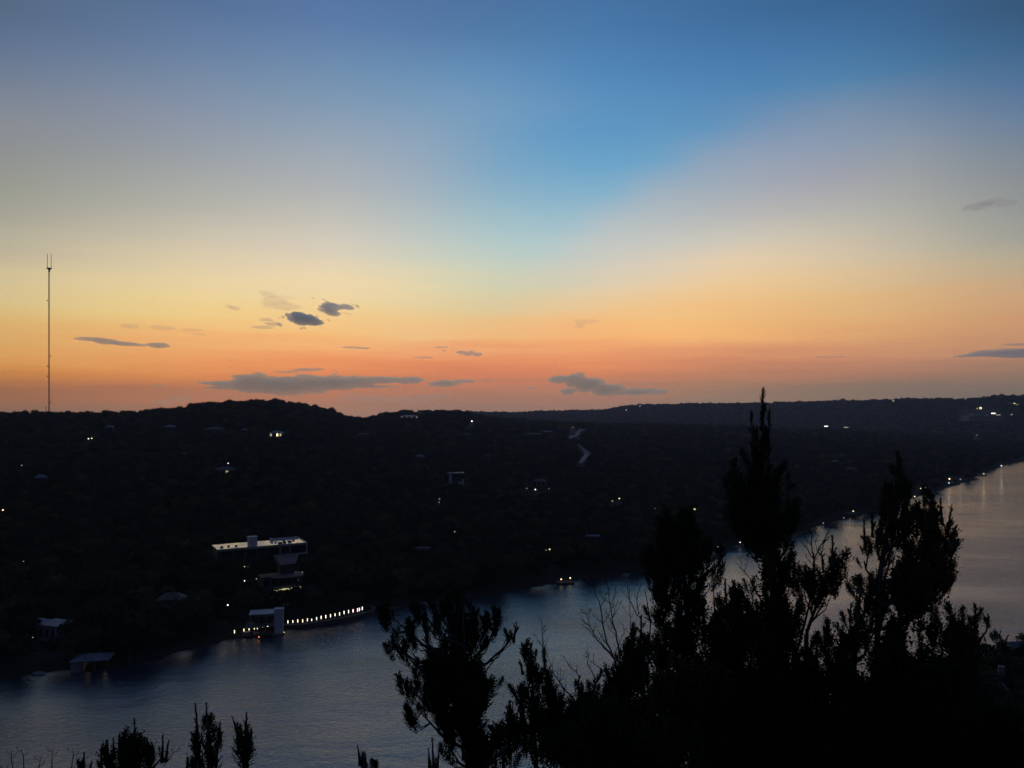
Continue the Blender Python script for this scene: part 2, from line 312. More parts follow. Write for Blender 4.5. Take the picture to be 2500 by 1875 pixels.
def terrain(x, y):
    x = np.asarray(x, float); y = np.asarray(y, float)
    r = np.hypot(x, y) + 1e-6; a = np.degrees(np.arctan2(x, y))
    rn = np.interp(a, NEAR[:,0], NEAR[:,1]); rf = np.interp(a, SH_AZ, SH_R)
    rr = np.interp(a, RT[:,0], RT[:,1]); zr = np.interp(a, RT[:,0], RT[:,2])
    rF = np.interp(a, FT[:,0], FT[:,1]); zF = np.interp(a, FT[:,0], FT[:,2])
    side = np.clip((np.abs(a)-75)/20, 0, 1)                      # the overlook goes on as land behind the camera
    cliff = 83.4 - 0.56*np.maximum(r-1.5, 0) + 0.25*fbm(x*.3, y*.3)*np.clip(r/6-.5, 0, 1)
    bench = 1.6 + 9*np.clip(1 - r/rn, 0, 1) + 0.8*fbm(x*.02, y*.02)*np.clip((rn-r)/30, 0, 1)
    z_near = np.maximum(cliff, bench)
    back = 83.4 + 3*fbm(x*.004, y*.004) * np.clip(r/50-.2, 0, 1)
    z_near = z_near*(1-side) + back*side
    t = np.clip((r-rf)/(rr-rf), 0, 1)
    hill = 1.2 + (zr-1.2)*(0.62*t + 0.38*t*t*(3-2*t)) + (7*fbm(x*.005, y*.005) + 2.5*fbm(x*.02+5, y*.02))*np.clip(t*4, 0, 1)*np.clip((1-t)*5, .12, 1)
    hill = np.maximum(hill, 1.2)
    valley = np.minimum(zr, zF) - 25; valley = np.maximum(np.minimum(valley, zr-8), 6)
    rv = rr + (rF-rr)*0.35
    q = np.clip((r-rr)/(rv-rr), 0, 1); s1 = zr + (valley-zr)*(q*q*(3-2*q))
    q2 = np.clip((r-rv)/(rF-rv), 0, 1); s2 = valley + (zF-valley)*(0.5*q2+0.5*q2*q2*(3-2*q2)) + 10*fbm(x*.0016, y*.0016)*np.clip(q2*4, 0, 1)*np.clip((1-q2)*5, .05, 1)
    q3 = np.clip((r-rF)/1800, 0, 1); s3 = zF - (zF*0.5)*q3
    z = np.where(r < rr, hill, np.where(r < rv, s1, np.where(r < rF, s2, s3)))
    bankn = np.clip((r-rn)/5, 0, 1); bankf = np.clip((rf-r)/5, 0, 1)
    bed = -3.0
    zz = np.where(r < rn, z_near, np.where(r < rf, np.where(bankn < 1, 1.6+(bed-1.6)*bankn, np.where(bankf < 1, 1.2+(bed-1.2)*bankf, bed)), z))
    return np.where(side > .5, back, np.where(r < rn+5, np.where(r<rn, z_near, zz), zz))
def hit(px, py):
    d = ray(px, py); h = math.hypot(d[0], d[1]); d = d/h
    ts = np.concatenate([np.arange(120, 3200, 1.5), np.arange(3200, 9000, 8)])
    X, Y, Z = d[0]*ts, d[1]*ts, CAM_H + d[2]*ts
    g = terrain(X, Y); k = np.argmax(Z <= g)
    if Z[k] > g[k]: k = len(ts)-1
    return float(X[k]), float(Y[k]), float(g[k])
az_l = np.concatenate([np.arange(-180, -42, 2.0), np.arange(-42, 42, .2), np.arange(42, 180.1, 2.0)])
r_l = np.concatenate([[0.01], np.geomspace(1, 140, 60), np.arange(143, 700, 4.5), np.geomspace(705, 3200, 100), np.geomspace(3260, 7300, 55)])
A, RR = np.meshgrid(np.radians(az_l), r_l); X = RR*np.sin(A); Y = RR*np.cos(A); Z = terrain(X, Y)
na, nr = len(az_l), len(r_l)
idx = np.arange(na*nr).reshape(nr, na)
fc = np.stack([idx[:-1,:-1], idx[:-1,1:], idx[1:,1:], idx[1:,:-1]], -1).reshape(-1, 4)[:, ::-1]
g = link(bpy.data.objects.new('hills', np_mesh('hills', np.stack([X, Y, Z], -1).reshape(-1, 3), fc, M['ground'], True)))
tag(g, kind='structure')
# ------------------------------------------------------------------ water
mw = bpy.data.materials.new('lake_water'); mw.use_nodes = True; t = mw.node_tree; b = t.nodes['Principled BSDF']
b.inputs['Base Color'].default_value = (.030, .045, .060, 1); b.inputs['Roughness'].default_value = .045; b.inputs['IOR'].default_value = 2.15; b.inputs['Specular IOR Level'].default_value = .5
geo = t.nodes.new('ShaderNodeNewGeometry')
def wave(scale, stretch, rot, detail, rough=.55):
    mp = t.nodes.new('ShaderNodeMapping'); mp.inputs['Rotation'].default_value = (0, 0, R(rot)); mp.inputs['Scale'].default_value = (scale*stretch, scale, scale)
    t.links.new(geo.outputs['Position'], mp.inputs[0]); n = t.nodes.new('ShaderNodeTexNoise'); n.inputs['Detail'].default_value = detail; n.inputs['Roughness'].default_value = rough
    n.inputs['Scale'].default_value = 1; n.inputs['Distortion'].default_value = .4
    t.links.new(mp.outputs[0], n.inputs['Vector']); return n.outputs[0]
w1 = wave(.85, .8, 14, 5, .66); w2 = wave(.045, .5, -20, 3); w3 = wave(.012, .5, 25, 2)
gust = t.nodes.new('ShaderNodeMapRange'); t.links.new(w3, gust.inputs[0]); gust.inputs[1].default_value = .35; gust.inputs[2].default_value = .65; gust.inputs[3].default_value = .55; gust.inputs[4].default_value = 1.2
hgt = mth(t, 'ADD', mth(t, 'MULTIPLY', mth(t, 'MULTIPLY', w1, gust.outputs[0]), .25), mth(t, 'MULTIPLY', w2, .8))
bp = t.nodes.new('ShaderNodeBump'); bp.inputs['Distance'].default_value = 1.0; bp.inputs['Strength'].default_value = 1.0
t.links.new(hgt, bp.inputs['Height']); t.links.new(bp.outputs[0], b.inputs['Normal'])
W = MB(); W.poly([(-1500, 0, 0), (5000, 0, 0), (5000, 5000, 0), (-1500, 5000, 0)], [(0, 1, 2, 3)])
tag(W.build('water', mw), kind='structure')
# ------------------------------------------------------------------ haze
HZ = MB(); HZ.box(-7450, 7450, -7450, 7450, -4.2, 375)
mh = bpy.data.materials.new('evening_haze'); mh.use_nodes = True; t = mh.node_tree; t.nodes.clear()
pv = t.nodes.new('ShaderNodeVolumePrincipled'); pv.inputs['Color'].default_value = (.56, .70, 1.0, 1); pv.inputs['Density'].default_value = HAZE; pv.inputs['Anisotropy'].default_value = .5
mo = t.nodes.new('ShaderNodeOutputMaterial'); t.links.new(pv.outputs[0], mo.inputs['Volume'])
tag(HZ.build('haze', mh), kind='stuff')

# ------------------------------------------------------------------ clouds: closed bodies of thin volume far beyond the hills
def cloud_mat(sig, colr=(1, .985, .975)):
    m = bpy.data.materials.new('cloud_vapour'); m.use_nodes = True; t = m.node_tree; t.nodes.clear()
    v = t.nodes.new('ShaderNodeVolumePrincipled'); v.inputs['Color'].default_value = (*colr, 1); v.inputs['Density'].default_value = sig
    v.inputs['Anisotropy'].default_value = 0.84
    o = t.nodes.new('ShaderNodeOutputMaterial'); t.links.new(v.outputs[0], o.inputs['Volume']); return m
def cloud(label, blobs, dist, sig, thick, rag=.75, nsx=22.0, nsy=7.0, seed=0, colr=(1,.985,.975), cell=2.0):
    x0 = min(b[0]-b[2]*1.5 for b in blobs)-6; x1 = max(b[0]+b[2]*1.5 for b in blobs)+6
    y0 = min(b[1]-b[3]*1.7 for b in blobs)-4; y1 = max(b[1]+b[3]*1.7 for b in blobs)+4
    cyl = min(cell, max(.7, min(b[3] for b in blobs)/2.5))
    gx = np.arange(x0, x1, cell); gy = np.arange(y0, y1, cyl); GX, GY = np.meshgrid(gx, gy)
    f = np.zeros_like(GX)
    for bx, by, rx, ry in blobs:
        q = 1 - ((GX-bx)/rx)**2 - ((GY-by)/ry)**2; f = np.maximum(f, np.clip(q+.35, 0, 1.3))
    f = f + rag*fbm(GX/nsx+seed*3.7, GY/nsy+seed*1.3, 5) + rag*.45*fbm(GX/nsx*3.1+seed, GY/nsy*3.3, 4) - .38
    f[0,:] = f[-1,:] = 0; f[:,0] = f[:,-1] = 0
    f = np.clip(f, 0, 1); pos = f > 0
    cells = pos[:-1,:-1] | pos[:-1,1:] | pos[1:,:-1] | pos[1:,1:]
    th = (f**.8*1.15 if rag > .55 else np.sqrt(f))*thick*.5*(1+.3*fbm(GX/9, GY/5, 3))
    cx_ = (x0+x1)/2; cy_ = (y0+y1)/2; c0 = ray(cx_, cy_); c0 = c0*(dist/c0[1])
    # real size at the cloud's distance: vertical sheet, bulging towards and away along its own view-independent depth axis y
    a = GX; bb = (HORIZ-GY)/F; dirs = np.stack([(GX-1250)/F/(cp-bb*sp_), np.ones_like(GX), np.tan(PITCH+np.arctan(bb))], -1)
    P = dirs*dist
    n = f.size; ids = np.arange(n).reshape(f.shape); used = np.zeros(f.shape, bool)
    jj, ii = np.nonzero(cells)
    front = ids.copy(); back = np.where(pos, ids+n, ids)
    vf = P.copy(); vf[...,1] -= np.where(pos, th, 0); vb = P.copy(); vb[...,1] += np.where(pos, th, 0)
    V = np.concatenate([vf.reshape(-1,3), vb.reshape(-1,3)]); V[:,2] += CAM_H
    q1 = np.stack([front[jj,ii], front[jj+1,ii], front[jj+1,ii+1], front[jj,ii+1]], -1)
    q2 = np.stack([back[jj,ii], back[jj,ii+1], back[jj+1,ii+1], back[jj+1,ii]], -1)
    Q = np.concatenate([q1, q2]); u, inv = np.unique(Q, return_inverse=True); V = V[u]; Q = inv.reshape(Q.shape)
    ctr = V.mean(0); me = np_mesh('cloud', V-ctr, Q, cloud_mat(sig, colr), True)
    o = link(bpy.data.objects.new('cloud', me)); o.location = ctr; return tag(o, label, 'cloud')
KM = 1000.0
cloud('long flat grey cloud above the hill summit, widest in the sky', [(560,938,45,9),(625,936,75,24),(690,940,80,25),(745,940,70,25),(810,934,80,20),(880,931,60,14),(945,928,50,9),(1000,929,38,10),(520,936,26,4),(545,947,38,4),(900,944,70,3)], 26*KM, .0030, 1600, .60, 26, 8, 1, (1,1,.95))
cloud('small lens-shaped grey cloud just right of the long flat one', [(1085,936,38,8),(1130,931,34,4),(1062,938,20,5)], 26*KM, .004, 900, .6, 18, 5, 2, (1,1,.95))
cloud('grey cloud with a rounded hump trailing off to the right', [(1408,928,34,20),(1362,926,30,9),(1440,940,44,20),(1485,952,55,16),(1560,956,70,9),(1385,956,24,8)], 25*KM, .0032, 1400, .60, 18, 8, 3, (1,1,.95))
cloud('small dark ragged cloud, lower of the close pair', [(742,779,40,13),(728,772,26,9),(762,786,26,8)], 16*KM, .010, 900, .8, 17, 8, 4, (.90,.95,.97))
cloud('small dark ragged cloud, upper right of the close pair', [(805,753,26,14),(842,750,20,5),(812,765,20,7)], 16*KM, .006, 800, .85, 16, 8, 5, (.90,.95,.97))
cloud('faint smoky wisp up and left of the dark pair', [(672,735,36,18),(700,748,32,10),(655,722,20,10)], 16*KM, .0006, 700, 1.0, 18, 6, 6, (.96,.95,.96))
cloud('thin brown streak of cloud left of the dark pair', [(668,791,20,5),(650,781,16,4),(640,799,26,3)], 16*KM, .0022, 500, .8, 14, 4, 7, (.95,.93,.95))
cloud('slanting dark strip of cloud right of the radio mast', [(222,828,36,4.5),(262,834,32,7),(300,839,30,5),(335,842,24,3)], 18*KM, .004, 700, .5, 16, 5, 8, (.96,.985,.97))
cloud('small dark cloud at the end of the slanting strip', [(386,844,24,6),(375,842,14,5),(398,842,12,5)], 18*KM, .005, 600, .4, 12, 5, 9, (.96,.985,.97))
cloud('faint pinkish wisp over the slanting dark strip', [(320,796,26,6),(390,800,46,6),(470,806,36,4),(490,817,22,3)], 18*KM, .0008, 500, .9, 18, 5, 10)
cloud('tiny faint wisp on its own in the yellow sky', [(572,752,16,5),(560,748,10,4)], 17*KM, .0018, 400, .8, 12, 4, 11, (.96,.95,.96))
cloud('thin dark dash of cloud over the long flat cloud', [(858,848,26,2.2),(885,850,20,2.0)], 20*KM, .005, 350, .3, 14, 3, 12, (.95,.93,.95))
cloud('narrow broken cloud resting just above the long flat one', [(745,903,34,4.5),(700,908,34,2.5),(770,902,20,4)], 24*KM, .0035, 500, .5, 16, 4, 13)
cloud('small torn cloud in the middle between long cloud and blue wedge', [(1145,862,22,7),(1125,860,14,4),(1165,866,14,5)], 20*KM, .004, 500, .8, 12, 5, 14, (.96,.985,.97))
cloud('tiny dash of cloud left of the torn middle cloud', [(1078,848,18,2.2),(1085,856,6,2)], 20*KM, .004, 300, .5, 10, 3, 15, (.95,.93,.95))
cloud('short brown dash of cloud below the torn middle cloud', [(1034,873,26,2.0)], 20*KM, .004, 300, .3, 14, 3, 16, (.95,.93,.95))
cloud('very faint wisp at the foot of the blue wedge', [(1432,786,30,7),(1415,796,22,5)], 19*KM, .0006, 500, 1.0, 14, 5, 17, (.96,.95,.96))
cloud('thin dash of cloud low at right over the far ridge', [(2010,872,26,1.8),(2050,871,16,1.6)], 22*KM, .003, 300, .3, 14, 3, 18, (.95,.93,.95))
cloud('grey slab of cloud at the right edge low in the sky', [(2470,862,90,11),(2420,864,60,6),(2540,860,60,13),(2370,868,34,3)], 22*KM, .0030, 1100, .6, 24, 7, 19, (.95,.97,1))
cloud('thin grey band above the slab at the right edge', [(2490,841,44,3.2)], 22*KM, .003, 400, .4, 18, 4, 20, (.95,.97,1))
cloud('arched grey wisp high at the right', [(2420,494,34,6),(2385,504,34,7),(2455,497,30,4)], 12*KM, .0022, 420, .75, 14, 6, 21, (.94,.95,.98))
cloud('low dull bank of cloud lying behind the dip in the hills', [(900,973,90,8),(860,966,28,7),(980,976,90,7),(1060,968,50,6)], 30*KM, .0008, 1000, .45, 30, 7, 22)
cloud('faint low bump of cloud above the left skyline', [(435,975,40,9),(400,982,30,7)], 28*KM, .0010, 700, .6, 16, 6, 23)
cloud('tiny dark dash above the left end of the long cloud', [(385,941,16,2)], 26*KM, .004, 300, .15, 14, 4, 24)
cloud('small bit of cloud just left of the humped cloud', [(1295,948,18,3)], 26*KM, .003, 400, .2, 16, 4, 25)
cloud('tiny dash of cloud trailing right of the lens-shaped cloud', [(1185,929,18,2.4)], 26*KM, .003, 400, .2, 16, 4, 26)

# ------------------------------------------------------------------ broadleaf trees and the wood
CLEAR = []          # (px0, py0, px1, py1, r): ground kept clear of trees in front of a thing
def crown_mesh(name, seed, wid, hgt_, n, leaf):
    g = np.random.default_rng(seed); lob = []
    for _ in range(9):
        a = g.random()*6.28; q = g.random()**.6*wid*.33; lob.append((math.cos(a)*q, math.sin(a)*q, hgt_*(.45+.33*g.random()), wid*(.2+.13*g.random())))
    L = np.array(lob); k = g.integers(0, len(L), n); d = g.normal(size=(n, 3)); d /= np.linalg.norm(d, axis=1)[:, None]; d[:, 2] = np.abs(d[:, 2])*1.0 - .25*g.random(n)
    c = L[k, :3] + d*(L[k, 3]*(.7+.45*g.random(n)))[:, None]
    a1 = g.normal(size=(n, 3)); a1 /= np.linalg.norm(a1, axis=1)[:, None]; a2 = np.cross(a1, g.normal(size=(n, 3))); a2 /= np.linalg.norm(a2, axis=1)[:, None]
    s = leaf*(.6+.8*g.random(n))[:, None]
    V = np.stack([c-a1*s, c-a2*s*.6, c+a1*s, c+a2*s*.6], 1).reshape(-1, 3)
    return np_mesh(name, V, np.arange(4*n).reshape(n, 4), None)
VARS = []
def broad_tree(px, py, label, variant, scl, group=None, mesh_from=None):
    x, y, z = hit(px, py)
    o = empty('oak_tree', (x, y, z-.2), label, 'tree', group, rz=variant*1.3); o.scale = (scl,)*3
    if mesh_from is None:
        me = crown_mesh('crown', 40+variant, 8.0+variant*.6, 7.5+variant*.4, 900, .42); me.materials.append(M['leaf_oak'])
    else: me = VARS[mesh_from].data
    c = link(bpy.data.objects.new('crown', me), o)
    if mesh_from is None: VARS.append(c)
    tr = MB(); tr.tube([(0,0,-.8),(.1,0,1.4),(.2,.1,3.0)], [.32,.26,.18]); tr.tube([(.2,.1,2.8),(1.1,.3,4.4)], [.16,.08]); tr.tube([(.2,.1,2.8),(-.8,.5,4.6)], [.15,.08]); tr.tube([(.1,0,2.2),(-.3,-1.0,4.2)], [.12,.06])
    tr.build('trunk', M['bark'], o); return o
broad_tree(1368, 1395, 'big round oak on the far shore above the twin dock lamps', 0, 1.9)
broad_tree(560, 1545, 'broad oak on the shore left of the glass house dock', 1, 1.05)
broad_tree(318, 1612, 'round oak by the water just right of the small boathouse', 2, 1.35)
broad_tree(820, 1478, 'bushy oak behind the row of lantern bollards', 3, 1.5)
SK = [(493,989,0,1.1,'bushy tree sticking up on the left shoulder of the summit'),(602,984,1,1.2,'wide tree crowning the middle of the hill summit'),(655,983,2,1.25,'tall tree at the right end of the hill summit'),(571,986,3,1.0,'small knobbly tree on the summit left of its middle')]
for px, py, v, s, lb in SK: broad_tree(px, py, lb, v, s, None, v)

# ------------------------------------------------------------------ lamps
LAMPS = []
def lamp(px, py, label, m='lit_white', size=1.6, pole=3.0, z=None, cat='lamp', name='outdoor_lamp', group=None, shape='ball'):
    """the glowing head sits at the pixel; its post stands on the ground below it"""
    if z is None:
        x, y, zg = hit(px, py+2); k = 1
        # stand the post a little nearer so that its head is seen at the pixel
        d = ray(px, py); rr_ = math.hypot(x, y)
        for _ in range(12):
            h = math.hypot(d[0], d[1]); X_, Y_ = d[0]/h*rr_, d[1]/h*rr_; zh = CAM_H + d[2]/h*rr_; g_ = float(terrain(X_, Y_))
            if zh - g_ >= pole: break
            rr_ -= 4
        x, y, zg = X_, Y_, g_; ph = zh - g_
    else:
        x, y, zh = onz(px, py, z); zg = z - pole; ph = pole; rr_ = math.hypot(x, y)
    rad = max(.14, size*y/F*.54)
    o = empty(name, (x, y, zg), label, cat, group)
    MB().tube([(0,0,-.3),(0,0,ph-rad*.4)], max(.05, rad*.16), 6).build('post', M['metal'], o)
    v, f = ico(rad, 1); b_ = MB(); b_.poly([(p[0], p[1], p[2]*(1.0)+ph) for p in v], f); b_.build('bulb', M[m], o)
    cap = MB(); cap.lathe(0, 0, [(rad*.9, ph+rad*.75), (rad*.5, ph+rad*1.15), (rad*.1, ph+rad*1.3)], 8); cap.build('cap', M['metal'], o)
    CLEAR.append((px-7, py-7, px+7, py+16, rr_+2)); return o
# ------------------------------------------------------------------ simple houses on the slopes
def house(px, py, wpx, label, rz=0.0, wall='housewall', roof='roofgrey', h=5.0, depth=.6, hr=2.4, lit=(), flat=False, chimney=False, cat='house', clear=(10, 14)):
    x, y, z = hit(px, py); w = wpx*y/F; dp = w*depth
    o = empty('hillside_house', (x, y, z), label, cat, None, rz)
    b_ = MB(); b_.box(-w/2, w/2, -dp/2, dp/2, -4, h); b_.build('wall', M[wall], o)
    if flat: rf = MB(); rf.box(-w/2-.6, w/2+.6, -dp/2-.6, dp/2+.6, h+.003, h+.45)
    else: rf = MB(); rf.hip(-w/2-.6, w/2+.6, -dp/2-.6, dp/2+.6, h+.003, hr)
    rf = rf.build('roof', M[roof], o)
    if chimney: MB().box(w*.2, w*.2+1.1, -.5, .6, h+.5, h+hr+1.2).build('chimney', M['stone'], rf)
    n = max(3, int(w/3.5)); ww = w/n*.5
    for i in range(n):
        cxx = -w/2 + (i+.5)*w/n; m = MB(); m.box(cxx-ww/2-.12, cxx+ww/2+.12, -dp/2-.08, -dp/2+.05, 1.0-.12, h-.9+.12)
        fr = m.build('window', M['metal'], o); gl = MB(); gl.box(cxx-ww/2, cxx+ww/2, -dp/2-.12, -dp/2-.085, 1.0, h-.9)
        gl.build('pane', M[lit[i % len(lit)]] if lit and lit[i % len(lit)] else M['glass'], fr)
    CLEAR.append((px-wpx/2-clear[0]*.3, py-wpx*.35-clear[0]*.4, px+wpx/2+clear[0]*.3, py-2, math.hypot(x, y)+dp)); return o
# ------------------------------------------------------------------ radio mast
def radio_mast():
    Y = 1290.0; x, _, ztop = at(120, 659, Y); zb = float(terrain(x, Y)) - 1; H = ztop - zb
    o = empty('radio_mast', (x, Y, zb), 'very tall thin lattice radio mast with two whip antennas on top, left on the skyline', 'radio mast')
    r = .95; legs = [(r*math.cos(t), r*math.sin(t)) for t in (R(90), R(210), R(330))]
    nsec = 8
    for s in range(nsec):
        z0, z1 = H*s/nsec, H*(s+1)/nsec; m = MB()
        for lx, ly in legs: m.tube([(lx, ly, z0), (lx, ly, z1)], .40, 5)
        k = int((z1-z0)/2.4)
        for i in range(k):
            za, zb_ = z0+(z1-z0)*i/k, z0+(z1-z0)*(i+1)/k
            for j in range(3):
                p, q = legs[j], legs[(j+1) % 3]
                if i % 2: p, q = q, p
                m.tube([(p[0], p[1], za), (q[0], q[1], zb_)], .13, 4, False)
        m.build('mast_section', M['orange' if s % 2 == 0 else 'whitepaint'], o)
    MB().box(-3.4, 3.4, -2.6, 2.6, H+2.0, H+3.4).box(-2.6, 2.6, -2, 2, H, H+1.99, (1.4, 1)).build('platform', M['metal'], o)
    for sx_ in (-3.0, 3.4):
        zt = at(120, 620, Y)[2] - zb
        MB().tube([(sx_, 0, H+3.3), (sx_, 0, zt)], [.42, .34], 6).build('whip_antenna', M['metal'], o)
    MB().lathe(1.0, -1.2, [(.3, H-3.6), (1.5, H-3.0), (1.5, H-1.2), (.3, H-.6)], 10).build('dish_antenna', M['metal'], o)
    for px, py in ((117, 734), (124, 869), (119, 894), (119, 919), (125, 982)):
        zz = at(px, py, Y)[2]-zb; s = -1 if px < 120 else 1
        MB().tube([(s*.9, -.6, zz), (s*2.6, -.6, zz)], .2, 5).lathe(s*2.6, -.6, [(.5, zz-.9), (.9, zz-.5), (.9, zz+.5), (.5, zz+.9)], 8).build('side_antenna', M['metal'], o)
radio_mast()
x, y, z = at(112.5, 1006, 1290.0); zt = at(112.5, 993, 1290)[2]
o = empty('utility_mast', (x, y, z-6), 'short dark mast stub just left of the tall radio mast', 'mast'); MB().tube([(0,0,0),(0,0,zt-z+6)], [.5,.35]).build('pole', M['metal'], o); MB().box(-.9,.9,-.5,.5,zt-z+5.2,zt-z+6.1).build('antenna_box', M['metal'], o)
def water_tower(px, py_top, py_base, Y, label):
    x, y, z0 = at(px, py_base+3, Y); H = at(px, py_top, Y)[2]-z0; u = Y/F
    o = empty('water_tower', (x, y, z0), label, 'water tower'); w = u*5.6
    MB().lathe(0, 0, [(w*.35, H*.55), (w, H*.74), (w, H*.92), (w*.4, H)], 14).build('tank', M['metal'], o)
    for a in range(4): MB().tube([(w*.7*math.cos(a*1.57+.7), w*.7*math.sin(a*1.57+.7), -4), (w*.4*math.cos(a*1.57+.7), w*.4*math.sin(a*1.57+.7), H*.62)], u*.5, 5).build('leg', M['metal'], o)
water_tower(1581, 985, 991, 4600, 'small water tower silhouette at the left end of the far ridge')
water_tower(2058, 973, 982, 4300, 'larger water tower silhouette on the far ridge beside a thin mast')
def thin_mast(px, pt, pb, Y, label):
    x, y, z0 = at(px, pb+3, Y); H = at(px, pt, Y)[2]-z0
    o = empty('lattice_mast', (x, y, z0), label, 'mast')
    for a in range(3): MB().tube([(1.6*math.cos(a*2.1), 1.6*math.sin(a*2.1), -4), (.5*math.cos(a*2.1), .5*math.sin(a*2.1), H)], .32, 4).build('leg', M['metal'], o)
    for i in range(6):
        z = H*i/6; w = 1.6-1.1*i/6; MB().box(-w, w, -w, w, z, z+.5).build('brace', M['metal'], o)
thin_mast(2046, 966, 982, 4300, 'faint thin mast just left of the larger water tower')
thin_mast(2200, 964, 978, 4200, 'faint thin mast on the far ridge right of the lit hall')

# ------------------------------------------------------------------ glass house with the long flat roof
def glass_house():
    zR = 27.0; fr = Vector(onz(750, 1325, zR)); fl = Vector(onz(531, 1343, zR)); bk = Vector(onz(713, 1313, zR))
    yaw = math.atan2(fr.y-fl.y, fr.x-fl.x); L = (fr-fl).length; D = 15.5
    o = empty('glass_house', (fr.x, fr.y, 0), 'modern hillside house with long flat pale roof and glass front overhanging the lake', 'house', None, yaw)
    # local: x runs left along the front (negative), y away from the lake, front right top corner at (0,0,zR)
    def slab(x0, x1, y0, y1, z0, z1, name, m, par=o, taper=None): return MB().box(x0, x1, y0, y1, z0, z1, taper).build(name, M[m], par)
    rf = slab(-L, 0, 0, D, zR-.45, zR, 'roof', 'roofmembrane')
    slab(-L-.2, .25, -.25, -.003, zR-.7, zR+.25, 'fascia', 'palewall', rf); slab(.003, .25, 0, D, zR-.7, zR+.25, 'fascia', 'plaster', rf)
    slab(-13.0, 0, D+.003, D+.3, zR-.7, zR+.75, 'parapet', 'plaster', rf); slab(-13.3, -13.003, D-5, D+.3, zR+.003, zR+1.2, 'parapet', 'plaster', rf)
    ch = MB().box(-25.3, -21.6, 2.2, 5.4, zR+.003, zR+4.0).build('chimney', M['plaster'], rf)
    slab(-25.5, -21.4, 2.0, 5.6, zR+4.003, zR+4.25, 'chimney_cap', 'plaster', o)
    for q, (ax, ay, s) in enumerate([(-4, 9, .5), (-6.5, 6, .8), (-9, 5, .7), (-11.2, 4, .9), (-8, 11, .5), (-30, 6, .5), (-12.5, 7, .4), (-33, 7, .5), (-36, 6, .6)]):
        slab(ax-s, ax+s, ay-s*.6, ay+s*.6, zR+.003, zR+.3+s*.4, 'roof_vent', 'darkwall', rf)
    # upper storey
    wall = slab(-L+.5, -.6, 3.0, D-.3, zR-4.6, zR-.453, 'wall', 'darkwall')
    for a, c in ((-7.6, -.35), (-12.0, -7.9), (-17.0, -12.3), (-22.0, -17.3), (-27.0, -22.3), (-32.0, -27.3), (-37.0, -32.3)):
        w_ = slab(a-.14, c+.14, .5, .62, zR-4.3, zR-.5, 'window', 'metal'); slab(a, c, .44, .497, zR-4.15, zR-.62, 'pane', 'glass', w_)
    for a in (-.1, -7.7, -12.1): slab(a-.2, a+.1, -.05, .4, zR-4.4, zR-.72, 'mullion', 'plaster')
    slab(.0, .22, .4, D-3, zR-4.2, zR-.8, 'side_window', 'glass')
    fl_ = slab(-15, .25, -.1, D-.5, zR-4.95, zR-4.603, 'floor_slab', 'plaster'); slab(-L+1, -15.003, .3, D-.5, zR-4.95, zR-4.603, 'floor_slab', 'darkwall')
    # tapered plaster plinth under the overhang
    m = MB(); x0, x1 = -14.2, -3.4
    m.poly([(x0+2.4,1.2,zR-9.2),(x1-1.6,1.2,zR-9.2),(x1-1.6,9,zR-9.2),(x0+2.4,9,zR-9.2),(x0,.9,zR-4.953),(x1,.9,zR-4.953),(x1,9,zR-4.953),(x0,9,zR-4.953)], [(3,2,1,0),(4,5,6,7),(0,1,5,4),(1,2,6,5),(2,3,7,6),(3,0,4,7)])
    m.build('plinth', M['plaster'], o); slab(x0+1.9, x1-1.4, .75, 1.15, zR-8.1, zR-7.7, 'ledge', 'plaster')
    slab(x0+2.8, x1-2, 2, 9, 5, zR-9.203, 'lower_wall', 'darkwall')
    # curved terrace with railing
    tz = zR-13.8; pts = []
    for i in range(13):
        u = i/12; pts.append((-16.5+14.5*u, -2.6-2.6*math.sin(u*math.pi), tz))
    m = MB(); m.tube([(p[0], p[1], tz+1.0) for p in pts], .09, 5); m.build('handrail', M['concrete'], o)
    for p in pts: MB().box(p[0]-.05, p[0]+.05, p[1]-.05, p[1]+.05, tz+.003, tz+.92).build('baluster', M['metal'], o)
    m = MB(); n = len(pts); m.poly([(p[0], p[1]-.2, tz-.35) for p in pts]+[(p[0], 6, tz-.35) for p in pts]+[(p[0], p[1]-.2, tz) for p in pts]+[(p[0], 6, tz) for p in pts],
        [(i, i+1, i+1+2*n, i+2*n) for i in range(n-1)]+[(i+2*n, i+1+2*n, i+1+3*n, i+3*n) for i in range(n-1)]+[(i, i+n, i+1+n, i+1) for i in range(n-1)]); m.build('terrace', M['concrete'], o)
    slab(-20, -2.5, 1, 9, 2, tz-.353, 'terrace_wall', 'housewall')
    for i in range(5):
        a = -19+3.3*i; w_ = slab(a-.1, a+2.5, .85, .97, tz-4.6, tz-1.2, 'window', 'metal'); slab(a, a+2.4, .78, .847, tz-4.5, tz-1.3, 'pane', 'glass', w_)
    slab(-21, -2, -3.5, 1, 2, tz-6.0, 'lower_terrace', 'wallface')
    slab(-8.4, -3.0, -3.8, -3.503, tz-6.5, tz-5.0, 'pool_wall', 'plaster')
    slab(-17.5, -3.2, -5.6, -5.3, 2, 5.6, 'garden_wall', 'stone')
    return o, yaw, fr
GH, GYAW, GFR = glass_house()
CLEAR.append((585, 1300, 762, 1345, 366)); CLEAR.append((655, 1325, 760, 1443, 366)); CLEAR.append((664, 1425, 740, 1448, 354)); CLEAR.append((620, 1325, 660, 1356, 352))
